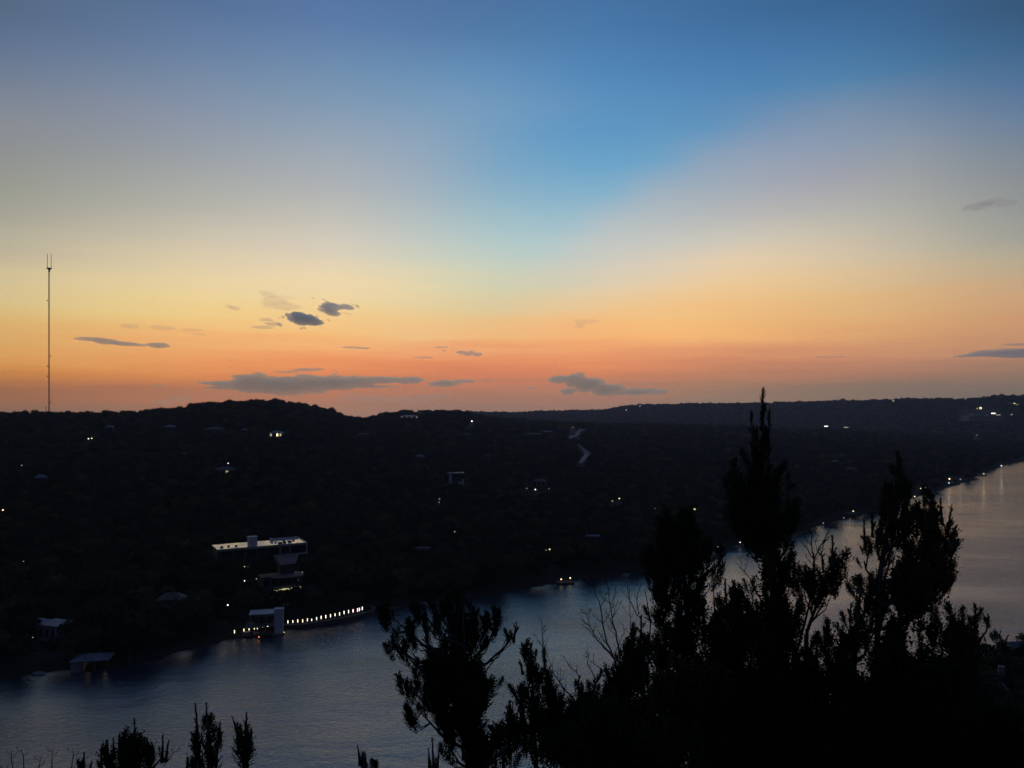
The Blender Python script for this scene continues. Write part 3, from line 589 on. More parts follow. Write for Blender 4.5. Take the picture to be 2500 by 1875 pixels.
# glowing ground lights and the lit hedge at the foot of the house
def small_hedge(px0, py0, px1, py1, z0, label):
    P0 = Vector(onz(px0, py0, z0)); P1 = Vector(onz(px1, py1, z0)); Lh = (P1-P0).length; yaw = math.atan2(P1.y-P0.y, P1.x-P0.x)
    o = empty('hedge', (P0.x, P0.y, z0), label, 'hedge', None, yaw)
    g = np.random.default_rng(5); n = 2600; c = np.stack([g.random(n)*Lh, g.normal(size=n)*.30, -1.5+g.random(n)*2.0], -1)
    a1 = g.normal(size=(n,3)); a1 /= np.linalg.norm(a1, axis=1)[:,None]; a2 = np.cross(a1, g.normal(size=(n,3))); a2 /= np.linalg.norm(a2, axis=1)[:,None]; s = .10*(.6+g.random(n))[:,None]
    V = np.stack([c-a1*s, c-a2*s*.6, c+a1*s, c+a2*s*.6], 1).reshape(-1,3)
    link(bpy.data.objects.new('foliage', np_mesh('foliage', V, np.arange(4*n).reshape(n,4), M['leaf_oak'])), o)
    return o, Lh, yaw, P0
o, Lh, yaw, P0 = small_hedge(668, 1444, 735, 1438, 9.5, 'low hedge in front of the glowing yellow strip below the glass house')
st = empty('strip_light', (P0.x-.75*math.sin(-yaw)*-1, P0.y+.75, 9.5), 'glowing yellow strip light behind the low hedge below the glass house', 'strip light', None, yaw)
MB().box(0, Lh, .25, .45, -7, 1.6).build('backing', M['stone'], st)
g_ = random.Random(3); xx = .2; k = 0
while xx < Lh-.5:
    w_ = .35+g_.random()*.7*(1 if xx < Lh*.75 else 1.8); w_ = min(w_, Lh-xx)
    hh = .25 + .55*(xx/Lh) + g_.random()*.15; b0 = -.15+g_.random()*.2
    MB().box(xx, xx+w_, .10, .247, b0, b0+hh).build('light_panel', M['lit_yellow'], st); xx += w_ + g_.random()*.55*(1-.7*xx/Lh)
lamp(556, 1477, 'brightest white lamp on the dark slope left of the lakeside tower', size=3.4)
lamp(597, 1418, 'white lamp at the foot of the slope left of the glass house steps', size=2.2)
lamp(640, 1403, 'white lamp among the trees below the middle of the glass house', size=2.0)
lamp(632, 1352, 'small lamp tucked under the glass house roof, left of the white plinth', size=1.7, pole=3)
lamp(637, 1354, 'fainter of two small lamps under the glass house roof', 'lit_dim', size=1.8, pole=3)
lamp(597, 1383, 'garden lamp lighting yellow leaves left of the glass house', 'lit_yellow', size=2.2)
lamp(606, 1384, 'second, dimmer garden lamp lighting yellow leaves left of the glass house', 'lit_yellow', size=1.6)
lamp(738, 1397, 'lamp on a tall post at the right end of the curved terrace', 'lit_dim', size=2.6, pole=5)
lamp(626, 1413, 'dim lamp by the railing below the glass house', 'lit_dim', size=2.6)

# ------------------------------------------------------------------ sea wall with lanterns, lake tower, dock
WZ = 1.7
wl = [(694,1524.5),(739,1523.5),(775,1518),(810,1512),(847,1506),(880,1498),(905,1491),(914,1486),(914,1482),(905,1478)]
wp = [onz(a, b_, WZ) for a, b_ in wl]
sw = empty('sea_wall', (wp[0][0], wp[0][1], 0), 'curving pale-topped sea wall along the far shore right of the tower', 'wall')
def rib(pts, wdt, z0, z1, name, m, par, org):
    mb = MB(); P = [Vector((p[0]-org[0], p[1]-org[1], 0)) for p in pts]; n = len(P); v = []
    for i, p in enumerate(P):
        d = (P[min(i+1,n-1)]-P[max(i-1,0)]).normalized(); s = Vector((-d.y, d.x, 0))*wdt/2
        v += [(p.x-s.x, p.y-s.y, z0), (p.x+s.x, p.y+s.y, z0), (p.x+s.x, p.y+s.y, z1), (p.x-s.x, p.y-s.y, z1)]
    f = [(0,1,2,3), tuple(4*(n-1)+k for k in (3,2,1,0))]
    for i in range(n-1):
        for k in range(4): f.append((4*i+k, 4*i+4+k, 4*i+4+(k+1)%4, 4*i+(k+1)%4))
    mb.poly(v, f); return mb.build(name, M[m], par)
rib(wp, .5, -2.5, WZ-.26, 'wall_face', 'wallface', sw, wp[0]); 
for i in range(len(wp)-1):
    n = max(1, int((Vector(wp[i+1])-Vector(wp[i])).length/3.2)); A_, B_ = Vector(wp[i]), Vector(wp[i+1])
    for k in range(n):
        a = A_.lerp(B_, (k+.02)/n); c = A_.lerp(B_, (k+.98)/n); rib([a, c], .6, WZ-.257, WZ, 'coping_stone', 'concrete', sw, wp[0])
def bollard(px, py, z, label, m, hpx, group='lantern bollards along the shore'):
    x, y, zc = onz(px, py, z); hh = hpx*y/F*.85; w = .165
    o = empty('bollard_light', (x, y, z-hh/2-.15), label, 'bollard light', group)
    MB().box(-.18, .18, -.18, .18, -.9, .12).build('base', M['metal'], o); MB().lathe(0, 0, [(w*.8, .123), (w, .3), (w, hh), (w*.7, hh+.15)], 8).build('glow_column', M[m], o)
    MB().lathe(0, 0, [(w*.85, hh+.153), (w*.5, hh+.3)], 8).build('cap', M['metal'], o); return o
BL = [(691,1521,7,'bollard_white'),(703,1518,8,'bollard_white'),(715,1517,7,'bollard_white'),(727,1515.6,9,'bollard_warm'),(739,1515.6,9,'bollard_warm'),(750.5,1513,8,'bollard_warm'),(761,1513,6,'bollard_white'),(773,1510,8,'bollard_white'),(784,1507,9,'bollard_white'),(795.5,1505,9,'bollard_white'),(807,1503,9,'bollard_white'),(818,1500.6,8,'bollard_white'),(829,1498.5,9,'bollard_white'),(840,1495,9,'bollard_white'),(851,1493,9,'bollard_white'),(862,1491,9,'lit_pink'),(873,1489,9,'lit_pink'),(877.5,1487.6,9,'lit_pink'),(884.5,1485,9,'lit_pink')]
ORD = ['first','second','third','fourth','fifth','sixth','seventh','eighth','ninth','tenth','eleventh','twelfth','thirteenth','fourteenth','fifteenth','sixteenth','seventeenth','eighteenth','last']
for i, (a, b_, h, m) in enumerate(BL):
    bollard(a, b_, WZ+.9, '%s glowing lantern bollard on the sea wall, counted rightwards from the tower' % ORD[i], m, h)
for i, (a, b_, h) in enumerate([(572.5,1542,9),(595.5,1538,8),(608,1535,8),(621,1533,8),(628.5,1533.5,5)]):
    bollard(a, b_, 2.4, '%s glowing lantern bollard left of the boat dock, counted rightwards' % ORD[i], 'bollard_warm', h)
for _a, _b in zip(wl[:-1], wl[1:]):
    _r = math.hypot(*onz((_a[0]+_b[0])/2, (_a[1]+_b[1])/2, WZ)[:2]); CLEAR.append((min(_a[0],_b[0])-3, min(_a[1],_b[1])-16, max(_a[0],_b[0])+3, max(_a[1],_b[1])+20, _r+2.5))
CLEAR += [(563, 1525, 636, 1560, 322), (598, 1484, 700, 1560, 332)]
# tower
x, y, z = onz(691, 1546, 0.3); tw = empty('lake_tower', (x, y, 0), 'tall slim pale tower standing at the water beside the boat dock', 'tower', None, R(12))
u = y/F; wT = 20*u
MB().box(-wT, 0, 0, 3.0, -3, 59*u).build('wall', M['plaster'], tw); MB().box(-wT-.2, .2, -.2, 3.2, 59*u+.003, 59*u+.35).build('roof', M['plaster'], tw)
MB().box(-wT*.62, -wT*.30, -.05, -.003, 1.2, 50*u).build('panel', M['plaster'], tw); MB().box(-wT-.6, .8, -.9, -.103, -1, .5).build('footing', M['concrete'], tw)
# dock with canopy
dk = Vector(onz(640, 1540, 1.2)); dock = empty('boat_dock', (dk.x, dk.y, 0), 'two-level boat dock with pale flat canopy left of the tower', 'boat dock', None, R(14)); u = dk.y/F
z1 = 3.0; zc_ = 7.6
MB().box(-6.2, 6.0, -1.0, 7.0, z1-.3, z1).build('upper_deck', M['concrete'], dock)
MB().box(-7.4, 4.0, -3.6, 5.0, .35, .7).build('lower_deck', M['wood'], dock)
MB().box(-4.9, 4.9, -.9, 6.6, zc_, zc_+.35).build('canopy', M['canopy'], dock)
for a in (-4.5, -1.5, 1.5, 4.5):
    for c in (-.5, 6.2): MB().box(a-.12, a+.12, c-.12, c+.12, -2.5, zc_-.003).build('post', M['palewall'], dock)
for i in range(9):
    a = -6+1.5*i
    if a < 6: MB().box(a-.04, a+.04, -.98, -.9, z1+.003, z1+.95).build('railing_post', M['metal'], dock)
MB().box(-6.1, 6, -.99, -.89, z1+.953, z1+1.03).build('handrail', M['metal'], dock)
MB().box(-3.2, 3.4, 4.6, 6.0, z1+.003, z1+2.6).build('back_wall', M['darkwall'], dock)
for a in (-6.8, -3.4, 0, 3.4): MB().tube([(a, -3.3, -2.5), (a, -3.3, 1.5)], .14).build('piling', M['wood'], dock)
for px, py, lb, m in ((641,1531,'small dim lamp on the middle of the boat dock rail','lit_dim'),(653.5,1529,'small white lamp near the right end of the boat dock rail','lit_white')):
    lamp(px, py, lb, m, 1.5, 1.0, 4.2, name='dock_lamp')
lamp(694, 1543.5, 'tiny warm lamp at the water right of the tower foot', 'lit_warm', 1.5, .6, 1.0, name='dock_lamp')
# moored boat with its red light
bx = Vector(onz(612, 1552, 0)); bt = empty('motor_boat', (bx.x, bx.y, 0), 'dark motor boat moored in front of the boat dock', 'boat', None, R(-8))
m = MB(); prof = [(-3.4,.9,.2),(-1.5,1.15,.15),(1.2,1.05,.15),(2.8,.6,.35),(3.9,.05,.6)]; v = []
for x_, w_, zz in prof: v += [(x_, -w_, .95+zz*.4), (x_, -w_*.6, -.25), (x_, w_*.6, -.25), (x_, w_, .95+zz*.4)]
f = [(0,1,2,3)]; 
for i in range(len(prof)-1): f += [(4*i+k, 4*i+4+k, 4*i+5+k, 4*i+1+k) for k in range(3)] + [(4*i+3, 4*i+7, 4*i+4, 4*i)]
m.poly(v, f); m.build('hull', M['boat'], bt)
MB().box(-.6, .9, -.8, .8, 1.06, 1.7, (.0, .1)).build('console', M['boat'], bt); MB().box(.5, .56, -.8, .8, 1.703, 2.2).build('windscreen', M['glass'], bt); MB().box(-2.6, -1.6, -.7, .7, 1.06, 1.5).build('seat', M['sail'], bt); MB().box(-3.9, -3.42, -.3, .3, .2, 1.5).build('outboard_motor', M['metal'], bt)
lamp(632, 1555, 'orange-red lamp glowing low over the water before the boat dock', 'lit_red', 2.4, .9, .9, name='dock_lamp')
# ------------------------------------------------------------------ small boathouse at left
bq = Vector(onz(226, 1632, 0)); bh = empty('boathouse', (bq.x, bq.y, 0), 'open-sided boathouse with pale hipped roof at the left shore', 'boathouse', None, R(14))
rf = MB().hip(-6.1, 6.1, -4.2, 4.2, 3.7, 1.5).build('roof', M['roofgrey'], bh)
MB().box(-5.6, -2.3, -3.7, 3.7, -.6, 3.697).build('wall', M['palewall'], bh)
for a in (-2.1, 1.8, 5.4):
    for c in (-3.6, 3.6): MB().box(a-.13, a+.13, c-.13, c+.13, -2.5, 3.697).build('post', M['wood'], bh)
MB().box(-2.2, 5.8, 2.4, 3.8, .3, .6).build('walkway', M['wood'], bh); MB().box(-5.6, 5.8, -3.9, -3.72, 3.35, 3.65).build('beam', M['wood'], bh)
lamp(216, 1615.5, 'left lamp under the roof of the small boathouse', 'lit_warm', 2.2, 1.5, 2.4, name='boathouse_lamp')
lamp(258, 1606, 'right and larger lamp at the eave of the small boathouse', 'lit_yellow', 3.4, 2.5, 3.2, name='boathouse_lamp')
CLEAR.append((172, 1580, 275, 1650, 300))
# rocks at the shore
def rock(px, py, s, label):
    x, y, z = onz(px, py, .3); v, f = ico(s, 1); g_ = random.Random(int(px)); v = [(a*(1.5+.5*g_.random()), b_*(.8+.4*g_.random()), c*.55) for a, b_, c in v]
    o = MB(); o.poly(v, f); q = o.build('rock', M['stone'], None); q.location = (x, y, z-.1); tag(q, label, 'rock')
rock(95, 1644, 1.3, 'pale rock at the water edge left of the small boathouse'); rock(1040, 1474, 1.6, 'flat pale rock at the water beyond the end of the sea wall'); 
# ------------------------------------------------------------------ twin-lamp dock in the middle and shore docks to the right
def shore_dock(px, py, w, label, rz=0., roof=True):
    x, y, z = onz(px, py, 0); o = empty('shore_dock', (x, y, 0), label, 'dock', None, rz)
    MB().box(-w/2, w/2, -2.5, 3.5, .5, .8).build('deck', M['wood'], o)
    for a in (-w/2+.4, 0, w/2-.4):
        MB().tube([(a, -2.2, -2.5), (a, -2.2, 3.3 if roof else 1.5)], .16).build('piling', M['wood'], o); MB().tube([(a, 3.2, -2.5), (a, 3.2, 3.3 if roof else 1.5)], .16).build('piling', M['wood'], o)
    if roof: MB().hip(-w/2-.5, w/2+.5, -3.2, 4.2, 3.303, 1.1).build('roof', M['rooftan'], o)
shore_dock(1380, 1424, 9, 'dark dock under the twin warm lamps in mid shore', .1, False)
lamp(1370, 1414, 'left of the twin warm lamps on the mid shore dock', 'lit_warm', 3.2, 1.6, 2.2, name='dock_lamp')
lamp(1392, 1411, 'right and slightly taller of the twin warm lamps on the mid shore dock', 'lit_warm', 3.2, 2.0, 2.6, name='dock_lamp')
CLEAR.append((1350, 1395, 1410, 1435, 500))
shore_dock(2080, 1262, 10, 'roofed dock with two close lamps seen left of the right-hand cedar', .3)
lamp(2075, 1251, 'left of two close lamps reflected by the shore beyond the narrow cedar', 'lit_warm', 3.0, 2.0, 3.0, name='dock_lamp')
lamp(2083, 1248, 'right, brighter of two close lamps reflected by the shore beyond the narrow cedar', 'lit_yellow', 3.4, 3.0, 4.6, name='dock_lamp')
shore_dock(2235, 1210, 9, 'dark dock by the yellow light behind the top of the right cedar', .5, False)
for a, b_, z_, m, s, lb in [(2233,1212,1.6,'lit_yellow',3.0,'low yellow dock light just left of the right cedar crown'),(2248,1192,4.5,'lit_warm',2.4,'left of the three small shore lamps above the right cedar'),(2255,1191,5,'lit_warm',2.0,'middle of the three small shore lamps above the right cedar'),(2259,1190,5.2,'lit_yellow',2.4,'right of the three small shore lamps above the right cedar'),
    (2318,1169,6,'lit_warm',3.4,'orange-white lamp above a smaller one on the point of the right shore'),(2317,1179,2.2,'lit_white',2.2,'small white lamp close to the water under the orange-white one'),(2345,1170,3,'lit_dim',2.4,'faint lamp right of the orange-white pair on the shore'),(2402,1156,3,'lit_warm',2.8,'single warm lamp on the right shore past the point'),(2445,1137,4,'lit_cool',3.0,'cool white lamp at the water on the right shore'),
    (2060,1264,1.6,'lit_dim',2.2,'tiny dim shore lamp left of the two close lamps'),(2010,1277,1.6,'lit_dim',2.4,'faint shore lamp above the dead branches'),(1807,1324,2.5,'lit_white',2.0,'small white shore lamp seen left of the tall cedar trunk'),(1752,1335,2.5,'lit_dim',2.6,'dim shore lamp left of the gap beside the tall cedar')]:
    lamp(a, b_, lb, m, s, min(z_, 3.0), z_, name='dock_lamp'); CLEAR.append((a-8, b_-8, a+8, b_+20, 3000))
shore_dock(2318, 1184, 12, 'roofed dock below the orange-white lamp on the right shore', .6)
shore_dock(2402, 1161, 12, 'small roofed dock at the single warm lamp on the right shore', .7)
shore_dock(2494, 1122, 16, 'pale-topped dock farthest up the river at the right edge', .8)
# ------------------------------------------------------------------ lights and houses over the dark slopes
for a, b_, m, s, lb in [(216,1071,'lit_white',2.4,'left of the pair of house lights on the slope right of the mast'),(224,1070,'lit_warm',2.4,'right of the pair of house lights on the slope right of the mast'),
 (7,1245,'lit_warm',3.2,'cream light at the very left edge halfway down the slope'),(58,1370,'lit_white',2.0,'small white light low at the left, alone in the dark'),(227,1429,'lit_white',1.8,'tiny white light low on the left slope above the boathouse'),
 (557,1131,'lit_white',2.0,'small white light on the slope under the summit'),(436,1472,'lit_dim',3.0,'dim light over the dark lakeside yard left of the dock'),(80,1556,'lit_dim',2.4,'faint light in the trees below the blue-walled house'),
 (1152,1028,'lit_white',2.8,'round white light just below the low middle skyline'),(1307,1195,'lit_white',2.8,'small white light in mid slope near the middle of the picture'),(1286,1192,'lit_dim',2.4,'faint light left of the white one in mid slope'),(1340,1193,'lit_dim',2.2,'faint light right of the white one in mid slope'),
 (1073,1218,'lit_dim',2.6,'upper of two faint lights on the slope below the flat bright roof'),(1072,1226,'lit_dim',2.2,'lower of two faint lights on the slope below the flat bright roof'),
 (1695,1243,'lit_yellow',5.0,'brightest yellow-white light in front of the tall cedar, on the right slope'),(1512,1217,'lit_warm',2.6,'curved bright light right of mid slope'),(1495,1223,'lit_dim',3.2,'dimmer light beside the curved one right of mid slope'),
 (1398,1043,'lit_dim',2.4,'small dim light above the pale zigzag road'),(1110,1298,'lit_dim',3.0,'dim orange light in the lower middle slope'),(1342,1341,'lit_yellow',3.6,'yellow light in the trees above the twin-lamp dock'),(1333,1343,'lit_dim',2.2,'faint speck left of the yellow light in the trees above the twin-lamp dock'),
 (450,1107,'lit_dim',1.6,'very faint speck on the slope left under the summit'),(53,1136,'lit_dim',2.4,'dim speck far left under the skyline'),(1599,1241,'lit_dim',1.8,'very faint speck left of the brightest yellow-white light'),(2385,1062,'lit_dim',2.0,'faint speck near the long pale building at right')]:
    lamp(a, b_, lb, m, s, pole=4.0)
LW = ('lit_white',); ND = (None,)
house(675, 1067, 30, 'wide house with small glowing windows under the summit', .1, lit=('lit_dim', None, 'lit_warm', 'lit_dim', None), h=5)
for a, b_, w_, lb, k in [(415,1052,26,'small grey-roofed house on the slope left of the summit',{}),(525,1058,44,'broad low pale-roofed house below the left of the summit',{'roof':'rooftan'}),(598,1061,14,'tiny pale house just right under the broad low one',{}),
 (268,1053,18,'faint pale house near the left skyline',{}),(885,1068,30,'faint tan-roofed house on the slope under the dip',{'roof':'rooftan'}),(1000,1022,44,'large pale house on the knoll right of the dip',{'lit':('lit_dim',None,None)}),(1027,1014,16,'upper white house on the knoll right of the dip',{'wall':'plaster'}),
 (1300,1066,40,'long tan house on the mid slope left of the zigzag road',{'roof':'rooftan'}),(1336,1060,24,'pale-gabled house adjoining the long tan one',{}),(1187,1123,16,'faint small house in the middle of the slope',{'roof':'rooftan'}),(1025,1125,18,'bluish small house on the middle slope',{}),
 (1318,1186,30,'dark wide house among the lights in mid slope',{'roof':'rooftan'}),(1447,1322,30,'dim flat-roofed lakeside house in the lower middle right',{'flat':True,'h':3.4}),(1032,1352,34,'faint flat-roofed house low above the end of the sea wall',{'flat':True,'h':3.2}),(2038,1135,16,'pale grey house on the slope right of the tall cedar',{}),(2052,1118,22,'faint low house above the pale grey one right of the tall cedar',{'roof':'rooftan'}),
 (2078,1154,24,'faint low house below the pale grey one right of the tall cedar',{'roof':'rooftan'}),(420,1490,60,'very dark lakeside house left of the bright lamp',{'wall':'darkwall','roof':'rooftan'}),(550,1160,44,'dark rambling house under the small white light',{'roof':'rooftan','lit':(None,None,'lit_dim')}),(100,1182,24,'faint small house far left mid slope',{}),(1140,1068,24,'faint house on the slope below the round white light',{'roof':'rooftan'})]:
    house(a, b_, w_, lb, (int(a*7) % 9-4)*.08, **k)
# blue-walled house at far left
x, y, z = hit(112, 1556); o = empty('lakeside_house', (x, y, z), 'large blue-grey walled house with sloping roofs at the lower left', 'house', None, R(-18)); u = y/F
MB().box(-1, 8.5, -3, 5, -4, 5.6).build('wall', M['palewall'], o); MB().box(-9.5, -1.003, -1, 6, -4, 4.6).build('wall', M['palewall'], o)
MB().hip(-1.5, 9.0, -3.5, 5.5, 5.603, .9).build('roof', M['roofgrey'], o); MB().hip(-10.2, -1.1, -1.8, 6.6, 4.603, 1.6).build('roof', M['roofgrey'], o)
for a in (.3, 3.2, 6): 
    w_ = MB().box(a-.1, a+1.7, -3.1, -3.003, 1, 4.2).build('window', M['metal'], o); MB().box(a, a+1.6, -3.16, -3.103, 1.1, 4.1).build('pane', M['glass'], w_)
CLEAR.append((50, 1505, 165, 1552, 330)); CLEAR.append((105, 1505, 165, 1566, 330))
# house with a bright flat roof in mid slope
x, y, z = hit(1113, 1180); o = empty('slab_roof_house', (x, y, z), 'mid-slope house with thin bright flat roof on pale piers', 'house', None, R(4)); u = y/F; zt = (at(1113, 1154, y)[2]-z)
MB().box(-20*u, 20*u, -2, 9, zt-.5, zt).build('roof', M['roofmembrane'], o)
MB().box(-17*u, -10*u, -1, 1, -3, zt-.503).build('pier', M['plaster'], o); MB().box(15*u, 20*u, -1.5, .5, -5, zt*.35).build('pier', M['plaster'], o); MB().box(6*u, 14*u, -1.2, .5, -6, zt*.12).build('garden_wall', M['plaster'], o)
MB().box(-9.9*u, 17*u, 2, 8, -3, zt-.503).build('wall', M['darkwall'], o)
for i in range(4):
    a = -8*u+i*6*u; w_ = MB().box(a, a+5*u, 1.9, 1.997, zt-5, zt-.9).build('window', M['metal'], o); MB().box(a+.2, a+5*u-.2, 1.8, 1.897, zt-4.8, zt-1.1).build('pane', M['glass'], w_)
CLEAR.append((1090, 1148, 1146, 1184, y+12))
# pale zigzag road on the slope
def road_strip(pts, label_):
    P = []
    for px, py, w_ in pts:
        x, y, z = hit(px, py); P.append((x, y, z, w_*y/F))
    v = []; 
    for x, y, z, w_ in P: v += [(x-w_/2, y, float(terrain(x-w_/2, y))+1.2), (x+w_/2, y, float(terrain(x+w_/2, y))+1.2)]
    m = MB(); m.poly(v + [(a, b_, c-2.5) for a, b_, c in v], [(2*i, 2*i+1, 2*i+3, 2*i+2) for i in range(len(P)-1)] + [(2*i, 2*i+2, 2*i+2+len(v), 2*i+len(v)) for i in range(len(P)-1)] + [(2*i+1, 2*i+1+len(v), 2*i+3+len(v), 2*i+3) for i in range(len(P)-1)])
    tag(m.build('road', M['road'], None), kind='structure')
    for px, py, w_ in pts: CLEAR.append((px-w_/2-1, py-6, px+w_/2+1, py+7, math.hypot(*hit(px, py)[:2])+5))
road_strip([(1420,1049,14),(1412,1056,8),(1409,1062,8),(1398,1066,14),(1391,1071,6)], '')
road_strip([(1412,1087,5),(1421,1096,10),(1430,1103,13),(1434,1110,14),(1428,1118,10),(1421,1127,12),(1416,1133,6)], '')
# far slope buildings
def far_light(px, py, wpx, hpx, label, m, Y=None, name='lit_building'):
    x, y, z = hit(px, py+hpx/2) if Y is None else at(px, py+hpx/2, Y); w = wpx*y/F; h = max(3.2, hpx*y/F); z += 9
    o = empty(name, (x, y, z), label, 'building'); MB().box(-w*.65, w*.65, 0, w*.7, -22, h*1.15).build('wall', M['darkwall'], o); MB().box(-w*.72, w*.72, -.8, w*.77, h*1.15+.01, h*1.15+1.2).build('roof', M['rooftan'], o)
    n = max(1, int(wpx/3)); 
    for i in range(n): MB().box(-w/2+w*i/n+w/n*.05, -w/2+w*(i+1)/n-w/n*.05, -.35, -.01, h*.15, h*.95).build('window', M[m], o)
for a, b_, w_, h_, m, lb in [(1263,1010.5,3.2,2.6,'lit_white','tiny lit building on the saddle of the far ridge, nearest the middle'),(1528,1005,5,2.6,'lit_white','lower of two lit buildings at the left rise of the far ridge'),(1563,996,4,3,'lit_white','upper of two lit buildings at the left rise of the far ridge'),
 (2017,1046,9,2.6,'lit_white','bright low building at the foot of the far slope right of the tall cedar'),(2065,1049,12,2.4,'lit_dim','dim low building right of the bright one at the foot of the far slope'),(2343,991,4,2.4,'lit_white','small bright building high on the far slope at right'),(2394,1001.5,6,6,'lit_yellow','brightest starry lit building on the right far slope'),(2386,1002,4,3,'lit_dim','dim annex left of the brightest starry building'),
 (2425,1015,10,2.6,'lit_white','bright bar of windows right of the pale hall on the far slope'),(2363,1027,4,3,'lit_white','small white lit building under the pale hall'),(2470,1018,5,2.2,'lit_dim','faint lit building near the right edge on the far slope'),(2282,1059,5,2.2,'lit_dim','tiny lit building left above the long pale building'),
 (2161,983.5,8,1.8,'lit_dim','left lit wing of the hall on the far ridge skyline'),(2181,983.5,5,2.2,'lit_yellow','right lit wing of the hall on the far ridge skyline'),(2437,1019,12,1.4,'lit_dim','thin dim strip building right of the pale hall')]:
    far_light(a, b_, w_, h_, lb, m)
x, y, z = hit(2170, 984); o = empty('hall', (x, y, z), 'dark gabled hall between two lit wings on the far ridge', 'building'); u = y/F
MB().box(-9*u, 9*u, 5, 30, -8, 3*u).build('wall', M['darkwall'], o); MB().hip(-10*u, 10*u, 4, 31, 3*u+.01, 5*u).build('roof', M['rooftan'], o)
x, y, z = hit(2481, 990); o = empty('lit_villa', (x, y, z), 'cream floodlit villa at the right end of the far ridge', 'villa'); u = y/F
MB().box(-8*u, 8*u, 4, 30, -10, 6*u).build('wall', M['palewall'], o); MB().box(-8.6*u, 8.6*u, 2, 31, 6*u+.01, 6.8*u).build('roof', M['rooftan'], o)
MB().box(-7.6*u, 7.6*u, 2.8, 3.9, .3*u, 2.6*u).build('window', M['lit_yellow'], o); MB().box(-5.5*u, -.8*u, 2.8, 3.9, 3.6*u, 5.2*u).build('window', M['lit_yellow'], o); MB().box(1.5*u, 7.4*u, 2.8, 3.9, 3.2*u, 5.2*u).build('window', M['lit_yellow'], o); MB().box(-.4*u, 1.0*u, 2.8, 3.9, 3.0*u, 5.2*u).build('window', M['lit_yellow'], o)
x, y, z = hit(2397, 1022); o = empty('pale_hall', (x, y, z), 'long pale grey building with a squat tower on the far right slope', 'building'); u = y/F
MB().box(-32*u, 18*u, 0, 60, -10, 6*u).build('wall', M['palewall'], o); MB().box(-18*u, -9*u, -2, 40, -10, 12*u).build('tower', M['palewall'], o); MB().box(14*u, 16*u, -2, 20, -10, 9*u).build('chimney', M['plaster'], o); MB().box(-32.5*u, 18.5*u, -1, 61, 6*u+.01, 7*u).build('roof', M['roofgrey'], o)
for i in range(9): MB().box((-29+5*i)*u, (-27+5*i)*u, -2.6, -2.05, 1*u, 4.5*u).build('window', M['glass'], o)
x, y, z = hit(2328, 1072); o = empty('pale_long_building', (x, y, z), 'long low pale building at the foot of the slope on the right', 'building', None, .05); u = y/F
MB().box(-12*u, 12*u, 0, 22, -4, 4*u).build('wall', M['plaster'], o); MB().hip(-12.5*u, 12.5*u, -1, 23, 4*u+.01, 1.5*u).build('roof', M['roofgrey'], o)
for i in range(5): MB().box((-10+4.6*i)*u, (-8+4.6*i)*u, -.3, -.02, .5*u, 2.6*u).build('window', M['glass'], o)
CLEAR.append((2310, 1060, 2346, 1078, y+40)); CLEAR.append((2340, 1000, 2445, 1030, 6000))

# ------------------------------------------------------------------ the near bank at lower right
def bank(px, py): return hit(px, py)
x, y, z = bank(2480, 1612); o = empty('lakefront_boathouse', (x, y, z), 'dark boathouse with low roof against the water at the right edge', 'boathouse', None, R(8)); u = y/F
zt = at(2480, 1566, y)[2]-z; MB().box(-4.2, 7, -4, 4, -3, zt-1.4).build('wall', M['darkwall'], o); MB().hip(-4.8, 7.6, -4.6, 4.6, zt-1.397, 1.4, 1.6).build('roof', M['darkwall'], o)
for a in (-3.2, -.4, 2.4): 
    w_ = MB().box(a-.1, a+1.9, -4.1, -4.003, .8, zt-2.2).build('window', M['metal'], o); MB().box(a, a+1.8, -4.16, -4.103, .9, zt-2.3).build('pane', M['glass'], w_)
x, y, z = onz(2428, 1594, 1.0); o = empty('folded_umbrella', (x, y, z), 'furled white canvas parasol by the water beside the dark boathouse', 'parasol')
MB().lathe(0, 0, [(.48, .7), (.36, 1.5), (.16, 2.7), (.05, 3.2)], 8).build('canopy', M['sail'], o); MB().tube([(0,0,-.8),(0,0,.8)], .05).build('pole', M['metal'], o)
x, y, z = bank(2418, 1705); o = empty('bank_house', (x, y, z), 'blue-roofed house with a tall pale chimney at the lower right', 'house', None, R(-24))
zt = at(2418, 1652, y)[2]-z
MB().box(-5, 4, -4, 4, -3, zt-2.4).build('wall', M['darkwall'], o); rf = MB().hip(-5.7, 4.7, -4.7, 4.7, zt-2.397, 2.4, 3).build('roof', M['roofgrey'], o)
MB().box(2.1, 3.7, .5, 1.9, zt-1.6, zt+3.1).build('chimney', M['concrete'], rf)
for a in (-4, -1.2, 1.6):
    w_ = MB().box(a-.1, a+1.9, -4.1, -4.003, .6, zt-3.0).build('window', M['metal'], o); MB().box(a, a+1.8, -4.16, -4.103, .7, zt-3.1).build('pane', M['glass'], w_)
x, y, z = bank(2490, 1690); o = empty('garden_shed', (x, y, z), 'small dim shed half hidden at the right edge below the boathouse', 'shed', None, .3)
MB().box(-2.5, 3, -2, 2, -2, 2.6).build('wall', M['darkwall'], o); MB().hip(-2.9, 3.4, -2.4, 2.4, 2.603, 1.1).build('roof', M['rooftan'], o); MB().box(-.6, .5, -2.08, -2.003, 0, 2.1).build('door', M['palewall'], o)
CLEAR += [(2400, 1625, 2450, 1700, 240), (2455, 1560, 2500, 1610, 300), (2418, 1560, 2440, 1600, 300)]

